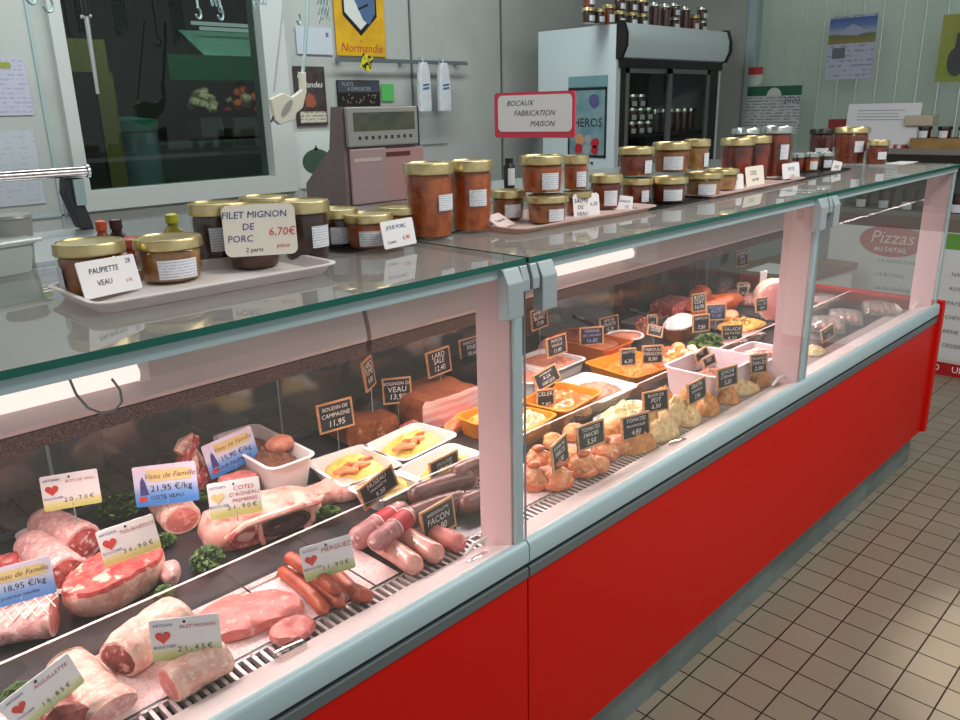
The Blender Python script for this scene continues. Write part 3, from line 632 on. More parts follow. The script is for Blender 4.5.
# scale, customer side
YS = .95; c0 = aty(345, 108, YS); c1 = aty(415, 140, YS); z0 = 1.247
t = thing('shop_scale', 'grey brown shop scale with a wide customer display', 'scale', ((c0.x+c1.x)/2, YS, z0))
mc = mat('scale_shell', (122, 104, 102), (114, 96, 94), sc=8, rough=.4); mb = mat('scale_body', (168, 144, 144), rough=.35)
b = B(); pr = [(YS+.004, 1.512), (YS+.05, 1.512), (YS+.07, 1.40), (YS+.2, 1.30), (YS+.2, z0), (YS+.004, z0)]
loft(b, [[Vector((x, y, z)) for y, z in pr] for x in (c0.x-.012, c1.x+.004)]); wobj('housing', b, mc, t, False)
b = B(); prf = [(YS-.004, 1.505), (YS-.004, 1.408), (YS+.03, 1.40), (YS+.004, 1.512)]
wobj('display_bezel', bevel(bx(c0.x-.004, c1.x+.004, YS-.012, YS+.004, 1.405, 1.510), .004), mat('bezel', (150, 152, 146), rough=.4), t, False)
wobj('display', bx(c0.x+.016, c1.x-.01, YS-.0135, YS-.012, 1.447, 1.496), mat('display_glass', (70, 74, 60), (84, 88, 66), sc=30, rough=.15), t, False)
b = B(); R = random.Random(2)
for i in range(9): x = c0.x+.03+i*.023; box(b, x, x+.009, YS-.0128, YS-.012, 1.424, 1.433)
wobj('display_marks', b, 'groove', t, False)
wobj('lower_body', bevel(bx(c0.x+.002, c0.x+.13, YS-.006, YS+.004, z0, 1.40), .004), mb, t, False)
wobj('pale_strip', bx(c0.x+.012, c0.x+.11, YS-.0075, YS-.006, 1.364, 1.374), mat('pale_strip', (196, 180, 174)), t, False)
wobj('side_body', bevel(bx(c0.x+.13, c1.x+.03, YS-.002, YS+.004, z0, 1.395), .002), mat('pinkish_shell', (178, 138, 136), rough=.35), t, False)
q = aty(402, 153, YS-.02); wobj('red_key', bx(q.x-.045, q.x+.045, YS-.004, YS-.002, q.z-.008, q.z+.004), mat('dark_red_key', (90, 36, 36)), t, False)
wobj('pole', tube(B(), [(c1.x+.012, YS+.0, 1.40), (c1.x+.012, YS, 1.51)], .005, 8), 'groove', t)
# clear tubs at the far left of the shelf
for px, py, w_, h_, lab, cat in ((20, 283, .11, .05, 'clear plastic tub by the white panel end of the shelf', 'tub'), ):
    q = at(px, py, 1.2545); t = thing('plastic_tub', lab, cat, (q.x, .60, 1.2545), .2)
    obj('tub', tray_bm(w_, .09, h_, .008, .002, .02, .004), mat('milky_plastic', (188, 198, 196), rough=.25), t)
    obj('tub_lid', bevel(bx(-w_/2-.006, w_/2+.006, -.05, .05, h_, h_+.006), .002), mat('clear_lid', (204, 212, 210), rough=.2), t, False)
q = at(6, 262, 1.2545); t = thing('plastic_cup', 'stack of grey plastic beakers beside the clear tub', 'beaker', (q.x+.0, .642, 1.2545)); obj('beaker', (lambda b: (lathe(b, [(.026, 0), (.034, .085), (.036, .085), (.034, .09), (.03, .09)]), b)[1])(B()), mat('grey_plastic', (146, 148, 142), rough=.3), t)
for px, py, r, c, lab, nm in ((101, 227, .0105, (196, 80, 44), 'orange bottle cap showing behind the first jar', 'bottle'), (116, 226, .012, (62, 34, 36), 'dark bottle top showing behind the first jar', 'bottle'), (172, 221, .013, (176, 170, 36), 'yellow capped bottle behind the second jar', 'bottle'), (134, 250, .02, (186, 70, 44), 'red bottle between the first two jars', 'bottle')):
    y = .72 if py < 240 else .50; q = aty(px, py, y); zb = 1.2465 if y > .66 else 1.2545
    t = thing(nm, lab, 'bottle', (q.x, y, zb)); h = q.z-zb+r
    obj('bottle_body', (lambda b: (lathe(b, [(r*1.5, 0), (r*1.5, h*.45), (r*.8, h*.62), (r*.8, h*.72)]), b)[1])(B()), mat(nm+'_body', tuple(int(v*.7) for v in c), rough=.3), t); obj('cap', (lambda b: (lathe(b, [(r, h*.72), (r, h), (r*.6, h+.003)]), b)[1])(B()), mat(nm+'_cap', c, rough=.35), t)
# ------------------------------------------------------------------ fridge
FX0, FX1, FY, FB, FT = 2.30, 3.43, 1.78, 2.33, 1.92
t = thing('display_fridge', 'tall white two-door display fridge with a curved lit header', 'fridge', ((FX0+FX1)/2, (FY+FB)/2, 0))
fw = mat('fridge_white', (196, 208, 214), rough=.4); fd = mat('fridge_black', (18, 19, 20), rough=.4); fi = mat('fridge_inside', (78, 76, 74), rough=.6)
b = B(); box(b, FX0, FX0+.05, FY, FB, .1, FT-.01); box(b, FX1-.05, FX1, FY, FB, .1, FT-.01); box(b, FX0+.05, FX1-.05, FY, FB, FT-.2, FT-.01); box(b, FX0+.05, FX1-.05, FY, FB, .0, .2); wobj('cabinet', b, fw, t, False)
wobj('back_liner', bx(FX0+.05, FX1-.05, FB-.05, FB-.01, .2, FT-.2), fi, t, False)
b = B(); prf = [(FY, 1.74), (FY-.025, 1.745), (FY-.05, 1.80), (FY-.05, 1.86), (FY-.03, 1.915), (FY, 1.92)]
loft(b, [[Vector((x, y, z)) for y, z in prf] for x in (FX0+.02, FX1-.01)]); wobj('header_panel', b, mat('header_panel', (186, 204, 206), rough=.3, emit=.06), t)
for x in (FX0-.005, FX1-.01):
    b = B(); loft(b, [[Vector((xx, y, z)) for y, z in [(FY+.002, 1.735), (FY-.03, 1.737), (FY-.06, 1.80), (FY-.06, 1.865), (FY-.036, 1.925), (FY+.002, 1.927)]] for xx in (x, x+.025)]); wobj('header_cap', b, fd, t, False)
b = B(); box(b, FX0+.02, FX1-.02, FY-.02, FY+.002, 1.69, 1.738); box(b, FX0+.04, FX0+.075, FY-.012, FY, .2, 1.69); box(b, FX1-.19, FX1-.05, FY-.012, FY, .2, 1.69); box(b, FX0+.04, FX1-.05, FY-.012, FY, .15, .2); wobj('front_frame', b, fd, t, False)
dm = (FX0+.06+FX1-.19)/2+.03
for x0, x1, yy in ((FX0+.075, dm, FY-.002), (dm-.05, FX1-.19, FY-.022)):
    b = B(); s = .032
    for a in ((x0, x0+s, .2, 1.69), (x1-s, x1, .2, 1.69)): box(b, a[0], a[1], yy-.012, yy+.006, a[2], a[3])
    box(b, x0, x1, yy-.012, yy+.006, .2, .235); box(b, x0, x1, yy-.012, yy+.006, 1.665, 1.69)
    d = wobj('door', b, mat('door_profile', (112, 116, 118), rough=.4, metal=.4), t, False)
    g = B(); box(g, x0+s, x1-s, yy-.005, yy+.0, .235, 1.665); T = Matrix.Translation(t.location).inverted(); bmesh.ops.transform(g, matrix=T, verts=g.verts[:]); obj('door_glass', g, glass('fridge_glass', (238, 242, 240), boost=.5) if 'fg' not in M else M['fg'], d, False)
SHELF = (1.33, 1.07, .8)
for z in SHELF: wobj('shelf', bx(FX0+.05, FX1-.05, FY+.03, FB-.05, z-.012, z), fd, t, False)
q = atx(592, 163, FX0); wobj('lock', tube(B(), [q, q+Vector((-.004, 0, 0))], .008, 10), 'groove', t)
# poster on the fridge side
a, c = atx(569, 77, FX0), atx(606, 158, FX0)
t = thing('fridge_poster', 'small colourful poster on the side of the white fridge', 'poster', (FX0-.002, (a.y+c.y)/2, c.z), -PI/2)
w, h = a.y-c.y, a.z-c.z
sheet(t, 'print', w, h, mat('poster_teal', (96, 134, 146), (122, 150, 158), sc=10))
sheet(t, 'heading_strip', w, .055, mat('poster_heading', (112, 150, 158)), .001, 0, h-.055, -.002)
b = B()
for k in ((-w/2, -w/2+.012, 0, h-.06), (w/2-.012, w/2, 0, h-.06), (-w/2, w/2, 0, .014), (-w/2, w/2, h-.075, h-.06)): box(b, k[0], k[1], -.003, -.002, k[2], k[3])
obj('border', b, 'black', t, False)
b = B(); text_bm(b, 'HEROS', .066, .005, h*.43, -.0034, bold=.002); obj('lettering', b, 'black', t, False)
b = B(); R = random.Random(6)
for x, z, r, mi in ((-.05, .1, .034, 0), (-.055, .05, .03, 1), (.06, .08, .03, 1), (.06, .04, .026, 1), (.01, .1, .026, 2), (.0, .045, .03, 2), (.05, h*.7, .04, 3)): poly(b, [(x+r*math.cos(k)*(.8+.3*R.random()), z+r*math.sin(k)*(.8+.3*R.random())) for k in [2*PI*i/12 for i in range(12)]], -.0032-.0002*mi, mi)
obj('colour_patches', b, [mat('skin_patch', (196, 142, 108)), mat('red_patch', (176, 28, 44)), mat('grey_patch', (150, 158, 160)), mat('violet_patch', (84, 82, 132))], t, False)
# ------------------------------------------------------------------ right side: papers on the window, shelf unit
def onglass(n, label, cat, p0, p1, m, x=XR-.003):
    a, c = atx(*p0, x), atx(*p1, x); t = thing(n, label, cat, (x, (a.y+c.y)/2, c.z), -PI/2); return t, a.y-c.y, a.z-c.z
t, w, h = onglass('window_poster', 'white poster with a blue mountain photo stuck on the shopfront glass', 'poster', (831, 17), (871, 78), 0)
sheet(t, 'paper', w, h, printed('poster_grey', (168, 176, 196), (136, 144, 172), rows=36, dens=34, lo=.52)); sheet(t, 'sky_print', w, h*.40, ramp_z('mountain_print', [(0, (140, 120, 60)), (.3, (92, 104, 66)), (.4, (150, 160, 176)), (.62, (86, 116, 172)), (1, (40, 74, 140))], h*.56, h), .001, 0, h*.56, -.002)
b = B(); poly(b, [(-.08, h*.70), (-.04, h*.80), (0, h*.86), (.05, h*.8), (.08, h*.72), (.03, h*.68)], -.0034); obj('mountain_print', b, mat('pale_mountain', (150, 156, 182)), t, False); sheet(t, 'small_photo', w*.28, h*.17, mat('grey_photo', (92, 100, 110)), .001, -w*.25, h*.33, -.002)
t, w, h = onglass('window_poster', 'green poster with dark bottles at the edge of the shopfront glass', 'poster', (944, 15), (990, 80), 0)
sheet(t, 'paper', w, h, mat('olive_poster', (126, 140, 52), (146, 150, 66), sc=6)); b = B(); poly(b, [(-.04+.05*math.cos(k), h*.3+.08*math.sin(k)) for k in [2*PI*i/16 for i in range(16)]], -.0028); poly(b, [(-.06, h*.42), (-.02, h*.42), (-.025, h*.72), (-.055, h*.72)], -.003); obj('bottle_print', b, mat('bottle_print', (56, 60, 62)), t, False)
t, w, h = onglass('wall_calendar', 'white year calendar with a dark green heading beside the mullion', 'calendar', (748, 87), (798, 134), 0, XR-.02)
sheet(t, 'paper', w, h, printed('calendar_rows', (178, 184, 184), (120, 130, 136), rows=52, dens=50, lo=.46)); sheet(t, 'heading', w, h*.2, mat('calendar_green', (28, 88, 66)), .001, 0, h*.8, -.002)
b = B(); poly(b, [(.002+.05*math.cos(k), h*.8+.05*math.sin(k)) for k in [PI*i/14 for i in range(15)]], -.0034); obj('heading_medallion', b, mat('medallion', (186, 196, 192)), t, False)
b = B(); text_bm(b, '2020', .058, w*.33, h*.7, -.0036, bold=.001); obj('lettering', b, mat('grey_print', (70, 78, 84)), t, False)
t, w, h = onglass('window_sticker', 'small red and white round sticker beside the calendar', 'sticker', (749, 68), (762, 86), 0, XR-.02)
b = B(); poly(b, [(w*.5*math.cos(k), h*.42+h*.42*math.sin(k)) for k in [2*PI*i/24 for i in range(24)]], -.0022); obj('disc', b, mat('sticker_white', (184, 200, 194)), t, False); sheet(t, 'red_corner', w, h*.4, mat('sticker_red', (176, 60, 54)), .001, 0, h*.62, -.0024)
XU = 3.4
t = thing('shelf_unit', 'long white shelf unit standing under the shopfront window', 'shelf unit', (XU+.16, .1, 0), 0)
ug = mat('unit_grey', (118, 116, 110), rough=.5); uw = mat('unit_white', (204, 204, 204), rough=.5)
wobj('top_board', bevel(bx(XU-.02, XU+.34, -1.2, .98, 1.205, 1.236), .003), ug, t, False)
wobj('lower_shelf', bx(XU, XU+.34, -1.2, .98, .87, .897), ug, t, False)
wobj('back_panel', bx(XU+.31, XU+.34, -1.2, .98, .0, 1.205), ug, t, False)
b = B(); box(b, XU, XU+.31, .96, .98, .07, 1.205); box(b, XU, XU+.31, -1.2, -1.18, .07, 1.205); wobj('side_panel', b, uw, t, False)
wobj('fascia', bx(XU, XU+.01, -1.18, .96, .80, .87), mat('fascia_brown', (112, 98, 92), rough=.5), t, False)
wobj('front_panel', bx(XU, XU+.01, -1.18, .96, .075, .80), uw, t, False)
wobj('red_plinth', bx(XU-.004, XU+.31, -1.2, .98, 0, .075), mat('plinth_red', (168, 26, 34), rough=.4), t, False)
b = B(); T = Matrix.Translation((XU-.0052, 0, 0)) @ Matrix.Rotation(-PI/2, 4, 'Z')
for s, y in (('0', .30), ('UN', .19)): text_bm(b, s, .05, -y, .04, 0, T, bold=.002)
wobj('lettering', b, 'paper', t, False)
# pizza menu on the front of the unit
t = thing('pizza_menu', 'white menu panel headed Pizzas in a red oval over a green stripe', 'menu', (XU-.002, .42, .09), -PI/2)
sheet(t, 'panel', .80, .70, mat('menu_white', (206, 208, 208)), .002, .10)
sheet(t, 'green_stripe', .80, .085, mat('menu_green', (92, 148, 62)), .001, .10, .62, -.002)
b = B(); poly(b, [(-.21+.175*math.cos(k), .635+.09*math.sin(k)) for k in [2*PI*i/36 for i in range(36)]], -.0034); obj('red_oval', b, mat('oval_red', (158, 30, 28)), t, False)
b = B(); text_bm(b, 'Pizzas', .10, -.21, .652, -.0042, shear=.25, bold=.002); obj('lettering', b, mat('cream_ink', (226, 196, 170)), t, False)
b = B(); text_bm(b, 'AU DETAIL', .036, -.21, .585, -.0042, bold=.001); obj('lettering', b, 'paper', t, False)
b = B()
for s, z in (('LA NAPOLITAINE', .52), ('LA ROYALE', .44), ('LA PAYSANNE', .36), ('LA CHEVRE', .28), ('LA REINE', .20), ('LES DESSERTS', .12)): text_bm(b, s, .03, -.27, z, -.0034, align='LEFT'); text_bm(b, s[3:]+' 8,50', .03, .12, z-.035, -.0034, align='LEFT')
obj('lettering', b, mat('menu_ink', (76, 78, 84)), t, False)
# ------------------------------------------------------------------ jars
_jm = {}
def jar_parts(t, R, H, cont, lid, lab_a=None, lab_h=(.18, .66), lab_w=.9, neck=.86):
    key = (round(R, 3), round(H, 3), cont, lid, lab_a is None, lab_h, lab_w)
    hl = min(.016, H*.2)
    def mk(n, f, m):
        k = (n, key)
        if k in _jm: o = link(bpy.data.objects.new(n, _jm[k])); o.parent = t; return o
        b = B(); f(b); o = obj(n, b, m, t); _jm[k] = o.data; return o
    zt = H-hl
    pr = [(R*.80, .001), (R*.86, .004), (R*.90, H*.25), (R*.94, zt*.80), (R*.92, zt*.90), (R*.86, zt*.97)]
    mk('contents', lambda b: lathe(b, [(max(r-.003, .004), max(z, .004)) for r, z in pr], 32), CT[cont])
    mk('glass', lambda b: lathe(b, [(r+.0005, z) for r, z in pr], 32), 'jarglass')
    mk('lid', lambda b: lathe(b, [(R*.93, zt*.955), (R*.99, zt*.96), (R*1.0, zt), (R*.985, zt+.002), (R*.985, H-.004), (R*.95, H-.0005), (R*.90, H), (R*.88, H-.0022), (R*.1, H-.0022)], 36), lid)
    if lab_a is not None:
        z0, z1 = zt*lab_h[0], zt*lab_h[1]
        def f(b):
            rr = lambda z: R*(.905+.05*z/H)+.0012
            for k in (0,): loft(b, [[Vector((r_*math.cos(a), r_*math.sin(a), z)) for a in [lab_w*(i/10-.5) for i in range(11)]] for r_, z in ((rr(z0), z0), (rr(z1), z1))], closed=False, cap0=False, cap1=False)
        o = mk('label', f, 'label' if R > .03 else 'smalllabel'); o.rotation_euler.z = lab_a; o['label'] = 'white printed jar label'
ZT = 1.2545
JARS = {}
def jar(key, cx, yb, w, ytop, cont, lid, label, off=.25, on_=None, group='jars on the counter top', lab_h=(.16, .70), lab_w=.85, zbase=None, nolabel=False):
    z = zbase if zbase is not None else ZT+.0035
    if on_: z = JARS[on_][3]+.0005
    bx_ = cx
    for _k in range(4):
        p = at(bx_, yb-w*.1, z)
        if on_: p = Vector((p.x*.35+JARS[on_][0]*.65, p.y*.35+JARS[on_][1]*.65, p.z))
        s = ppm(p); R = w/2/s; lo_, hi_ = .01, .4
        for _ in range(40):
            h = (lo_+hi_)/2
            if proj((p.x, p.y, z+h)).y > ytop: lo_ = h
            else: hi_ = h
        bx_ -= proj((p.x, p.y, z+h)).x-cx
    H = round(h, 3); R = round(R, 4)
    t = thing('jar', label, 'jar', (p.x, p.y, z), 0, group)
    ca = math.atan2(CP.y-p.y, CP.x-p.x)
    jar_parts(t, R, H, cont, M[lid], None if nolabel else ca+math.asin(max(-.95, min(.95, off))), lab_h, lab_w)
    JARS[key] = (p.x, p.y, R, z+H); return t
def flat_tray(name, label, corners, z, h, m, flare=.012, rz=None, rim=.004):
    """tray from front-left, front-right, back-left corner pixels at its rim"""
    a, b_, c = [at(x, y, z+h) for x, y in corners]
    u = b_-a; v = c-a; rz = math.atan2(u.y, u.x); w, d = u.length, abs(-math.sin(rz)*v.x+math.cos(rz)*v.y)
    ctr = a+u/2+Vector((-math.sin(rz), math.cos(rz), 0))*d/2
    t = thing(name, label, 'tray', (ctr.x, ctr.y, z), rz)
    obj('tray_shell', tray_bm(w, d, h, flare, .003, .02, rim), m, t); return t
ZT0 = 1.2545
trx = at(92, 305, ZT0); 
flat_tray('foam_tray', 'white foam tray under the jars nearest the chrome bar', ((96, 304), (338, 262), (48, 284)), ZT0, .018, 'foam')
ZJ = ZT0+.0035
flat_tray('plastic_tray', 'black tray under the low orange jars beside the white tray', ((350, 252), (505, 221), (318, 240)), ZT0, .004, 'black', .004)
flat_tray('foam_tray', 'pinkish tray under the stacked jars behind the pink sign', ((520, 229), (658, 205), (484, 216)), ZT0, .012, mat('pinkish_tray', (206, 178, 172), rough=.6))
flat_tray('plastic_tray', 'black tray under the pale jars in front of the fridge', ((652, 209), (728, 194), (636, 201)), ZT0, .004, 'black', .004)
flat_tray('foam_tray', 'pinkish tray under the tall dark jars by the calendar', ((712, 196), (806, 177), (688, 186)), ZT0, .010, mat('pinkish_tray_two', (200, 172, 166), rough=.6))
flat_tray('plastic_tray', 'black tray under the little silver lidded jars', ((796, 180), (852, 168), (770, 168)), ZT0, .005, 'black', .004)
jar('a', 88, 297, 67, 241, 'amber', 'gold', 'wide amber jar with the paupiette card leaning on it', -.95, lab_w=.5)
jar('b', 167, 286, 66, 236, 'tan', 'gold', 'wide tan jar with a large white label, second from the chrome bar', .22, lab_w=1.25)
jar('c', 212, 268, 48, 202, 'dark', 'gold', 'dark brown jar just behind the tan jar, beside the filet mignon card', .15, lab_h=(.3, .75))
jar('d', 249, 272, 56, 204, 'brown', 'gold', 'brown jar hidden behind the filet mignon card', 0, nolabel=True)
jar('e', 263, 254, 48, 196, 'brown', 'gold', 'dark jar at the back of the filet mignon group', 0, nolabel=True)
jar('f', 303, 265, 51, 200, 'dark', 'gold', 'dark red jar at the far corner of the white tray', .62, lab_h=(.3, .72))
jar('g', 337, 250, 42, 208, 'brown', 'gold', 'low brown jar just past the white tray corner', .2, lab_w=1.2)
jar('h', 368, 252, 50, 213, 'orange', 'gold', 'low orange jar with a wide label on the black tray', .12, lab_w=1.1)
jar('i', 398, 241, 44, 206, 'orange', 'gold', 'low orange jar behind the small leaning joue card', .55, lab_w=.8)
jar('j', 428, 241, 50, 162, 'orange', 'gold', 'tall orange jar, the nearer of the tall pair beside the scale', .72, lab_h=(.42, .66))
jar('k', 470, 234, 45, 160, 'orange', 'gold', 'tall orange jar, the farther of the tall pair', .35, lab_h=(.42, .68))
jar('l', 508, 223, 36, 190, 'amber', 'gold', 'low amber jar standing next to the tall orange pair', .3, lab_w=1.0)
jar('m', 547, 227, 43, 195, 'amber', 'gold', 'low amber jar, lower one of the stack beneath the pink sign', .5, lab_w=.85)
jar('n', 578, 217, 30, 191, 'amber', 'gold', 'low amber jar half hidden by the saute card, lower of its stack', .3, nolabel=True)
jar('o', 541, 194, 45, 155, 'orange', 'gold', 'orange jar stacked directly beneath the pink sign', .42, on_='m')
jar('p', 575, 192, 27, 155, 'orange', 'gold', 'narrow orange jar stacked beside the pink sign jar', .5, on_='n')
jar('q', 606, 212, 34, 174, 'red', 'gold', 'reddish brown jar between the saute card and the tilted card', .35)
jar('r', 637, 207, 32, 178, 'red', 'gold', 'low reddish jar under the upper red jar before the fridge', .6, lab_w=.6)
jar('s', 669, 206, 38, 177, 'red', 'gold', 'low red jar with a wide label on the black tray before the fridge', .3, lab_w=1.1)
jar('u', 704, 200, 38, 172, 'tan', 'gold', 'low tan jar, the nearer of two under the upper pale jars', .25, lab_w=1.0)
jar('u2', 722, 193, 34, 169, 'tan', 'gold', 'low tan jar partly hidden at the end of the black tray', .6, nolabel=True)
jar('v', 636, 177, 36, 147, 'red', 'gold', 'red jar on top of its stack, in front of the white fridge', .75, on_='r', lab_w=.6)
jar('w', 672, 170, 38, 142, 'amber', 'gold', 'amber jar on top of its stack, in front of the fridge doors', .15, on_='s', lab_w=1.1)
jar('x', 696, 169, 26, 139, 'tan', 'gold', 'narrow tan jar on top of the stack, in front of the fridge doors', .8, on_='u', lab_w=.6)
jar('y', 738, 186, 33, 138, 'mix', 'gold', 'tall dark jar with mixed fruit, nearer of the pair by the calendar', .0, nolabel=True)
jar('z', 757, 183, 29, 136, 'mix', 'gold', 'tall dark jar with mixed fruit, farther of the pair by the calendar', .0, nolabel=True)
jar('aa', 747, 170, 30, 128, 'brown', 'silverlid', 'tall brown silver lidded jar at the back under the calendar', .0, nolabel=True)
jar('ab', 778, 180, 32, 126, 'red', 'silverlid', 'tall red silver lidded jar with a small white label by the calendar', .55, lab_h=(.4, .72), lab_w=.6)
for k, (x, yb, w, lab) in enumerate(((799, 171, 15, 'tiny silver lidded jar behind the tall card, first of the small row'), (812, 171, 16, 'tiny silver lidded jar of orange bits, second of the small row'), (826, 169, 17, 'tiny silver lidded jar with two white cards, last of the small row'))):
    jar('s%d' % k, x, yb+2, w, 153+k*-.6, ('mix', 'orange', 'brown')[k], 'silverlid', lab, .4 if k else -.4, lab_w=1.0)
jar('ba', 823, 162, 24, 129, 'berry', 'blacklid', 'red jam jar with a dark lid beside the big red jar', .1, lab_w=1.1, lab_h=(.1, .45))
jar('bb', 853, 167, 33, 127, 'red', 'gold', 'large square shouldered red jar near the end of the shelf', .5, lab_h=(.38, .72), lab_w=.6)
jar('bc', 879, 167, 21, 140, 'red', 'gold', 'small red jar, the last one at the far end of the shelf', .5, lab_h=(.3, .66), lab_w=.9)
# dark bottle behind the tall jars, green bottle neck
q = at(514, 189, ZT0); t = thing('bottle', 'small dark bottle with a white label behind the tall orange jars', 'bottle', (q.x, q.y+.02, ZT0)); s = ppm(t.location)
obj('bottle_body', (lambda b: (lathe(b, [(.017, 0), (.018, .07), (.012, .078), (.012, .086)]), b)[1])(B()), mat('dark_bottle', (40, 36, 34), rough=.2), t); obj('label', (lambda b: (loft(b, [[Vector((.0186*math.cos(a), .0186*math.sin(a), z)) for a in [-2.6+1.5*i/8 for i in range(9)]] for z in (.012, .064)], closed=False, cap0=False, cap1=False), b)[1])(B()), 'smalllabel', t, loc=(0, 0, 0)); obj('cap', (lambda b: (lathe(b, [(.013, .08), (.013, .094)]), b)[1])(B()), 'blacklid', t)
q = at(496, 178, ZT0); t = thing('bottle', 'little green bottle peeping out behind the tall orange jars', 'bottle', (q.x+.0, min(q.y+.03, .60), ZT0)); obj('bottle_body', (lambda b: (lathe(b, [(.015, 0), (.016, .05), (.009, .062), (.009, .075)]), b)[1])(B()), mat('green_bottle', (18, 92, 70), rough=.2), t); obj('cap', (lambda b: (lathe(b, [(.01, .075), (.01, .088)]), b)[1])(B()), 'white', t)
# ------------------------------------------------------------------ hand written cards
def solve_yaw(p, slope, roll=0):
    best = None
    for k in range(-800, 700, 5):
        a = math.radians(k/10); d = Vector((math.cos(a)*math.cos(roll), math.sin(a)*math.cos(roll), math.sin(roll)))*.02
        q = proj(p+d)-proj(p-d)
        if q.x <= 0: continue
        e = abs(q.y/q.x-slope)
        if best is None or e < best[0]: best = (e, a)
    return best[1]
def card(name, cat, label, cx, cy, y, dx, dy, hp, lines, m='paper', roll=0, lean=-.12, rr=.004, deco=None, group=None, th=.0012, zb=None, stick=False, dyaw=None):
    """cx,cy: middle of the card in the photograph; dx,dy: its upper edge; hp: its height there"""
    p = aty(cx, cy, y); roll = math.radians(roll); a = solve_yaw(p, dy/dx, roll) if dyaw is None else math.radians(dyaw)
    d = Vector((math.cos(a)*math.cos(roll), math.sin(a)*math.cos(roll), math.sin(roll)))
    w = math.hypot(dx, dy)/((proj(p+d*.02)-proj(p-d*.02)).length/.04); h = hp/((proj(p+Vector((0, 0, .02)))-proj(p-Vector((0, 0, .02)))).length/.04)
    w = min(max(w, .02), .16); h = min(max(h, .02), .12)
    return p, a, roll, w, h
def put(p, a, roll, lean, zb):
    """matrix of a card's face inside its thing (origin at the foot)"""
    return Matrix.Translation((0, 0, p.z-zb)) @ Matrix.Rotation(lean, 4, 'X') @ Matrix.Rotation(-roll, 4, 'Y')
def rcard_bm(w, h, r, th, T):
    b = B(); top = rrect(w, h, r, 0)
    f = [b.verts.new(T @ Vector((v.x, -th/2, v.y))) for v in top]; g = [b.verts.new(T @ Vector((v.x, th/2, v.y))) for v in top]; n = len(f)
    b.faces.new(f); b.faces.new(g[::-1])
    for i in range(n): b.faces.new((f[i], g[i], g[(i+1) % n], f[(i+1) % n]))
    return b
def write(t, T, lines, w, h, y, default):
    by = {}
    for s, sz, fx, fz, m, al in lines: by.setdefault(m or default, []).append((s, sz, fx, fz, al))
    for m, L in by.items():
        b = B()
        for s, sz, fx, fz, al in L: text_bm(b, s, sz*h, fx*w, fz*h, y, T, shear=.12, align=al, bold=.005*sz*h)
        obj('lettering', b, m, t, False)
def paper_card(label, cx, cy, y, dx, dy, hp, lines, m='paper', roll=0, lean=-.16, r=.003, zb=ZT0, cat='price card', dyaw=None):
    p, a, ro, w, h = card('', '', '', cx, cy, y, dx, dy, hp, lines, roll=roll, dyaw=dyaw)
    t = thing('price_card', label, cat, (p.x, p.y, zb), a); T = put(p, a, ro, lean, zb)
    obj('card', rcard_bm(w, h, r, .001, T), m, t, False); write(t, T, lines, w, h, -.0011, 'ink'); return t
C = 'CENTER'; Lf = 'LEFT'
paper_card('white card reading paupiette veau leaning on the first jar', 110, 276, .238, 57, -11, 36, [('PAUPIETTE', .22, -.08, .2, None, C), ('VEAU', .22, -.12, -.14, None, C), ('28', .2, .36, .34, 'blueink', C), ('à 5€', .13, .3, -.2, 'redink', C)], lean=-.22, roll=-3)
paper_card('large cream card reading filet mignon de porc', 260, 230, .232, 73, -4, 51, [('FILET MIGNON', .185, -.06, .3, 'blueink', C), ('DE', .185, -.16, .07, 'blueink', C), ('PORC', .185, -.28, -.16, 'blueink', C), ('2 parts', .12, -.1, -.38, 'ink', C), ('6,70€', .22, .3, -.05, 'redink', C), ('pièce', .12, .3, -.32, 'redink', C)], 'creampaper', r=.011, lean=-.14)
paper_card('small card reading joue porc leaning on the low orange jars', 398.5, 233, .225, 32, -6, 27, [('JOUE PORC', .2, -.05, .24, 'blueink', C), ('6,90', .22, .2, -.2, 'redink', C), ('2 parts', .16, -.26, -.28, 'ink', C)], lean=-.2)
paper_card('rounded white card reading saute de veau', 586.5, 207, .235, 26, -2, 27, [('SAUTE', .2, -.2, .24, 'ink', C), ('DE', .2, -.24, 0, 'ink', C), ('VEAU', .2, -.18, -.24, 'ink', C), ('6,20', .18, .28, .1, 'blueink', C)], r=.008)
paper_card('tilted white card just past the saute card', 623, 203, .235, 19, -1, 15, [('Canard', .3, 0, .15, 'blueink', C), ('7€', .26, .2, -.25, 'ink', C)], roll=-8, lean=-.3, dyaw=-40)
paper_card('white card slanting down on the low red jar', 695, 195, .24, 22, 4, 10, [('Veau', .3, -.2, .0, 'blueink', C)], roll=-14, lean=-.3, dyaw=-40)
paper_card('rounded card with blue writing before the tan jars', 735, 183, .245, 17, -1, 18, [('DUO', .26, -.1, .22, 'blueink', C), ('DE', .22, -.1, -.1, 'blueink', C)], r=.006)
paper_card('rounded cream card before the tall fruit jars', 755, 177, .25, 18, -3, 22, [('COQ', .28, -.1, .2, 'ink', C), ('AU VIN', .2, 0, -.12, 'ink', C)], 'creampaper', r=.007)
paper_card('rounded white card reading pate before the tall red jar', 791, 173, .255, 17, -2, 20, [('PATE', .26, 0, .2, 'blueink', C), ('5,20', .22, 0, -.16, 'blueink', C)], r=.007)
paper_card('narrow white card beside the tiny silver lidded jars', 836.5, 167, .26, 9, -1, 12, [('3€', .4, 0, 0, 'ink', C)], roll=-14, dyaw=-40)
paper_card('narrow folded card before the large red jar', 867, 158, .27, 6, -1, 14, [], roll=-5, dyaw=-40)
q = at(500, 226, ZT0+.006); t = thing('price_card', 'pink tinted card lying nearly flat before the tall orange jars', 'price card', (q.x, q.y, ZT0+.0055), solve_yaw(q, -.36))
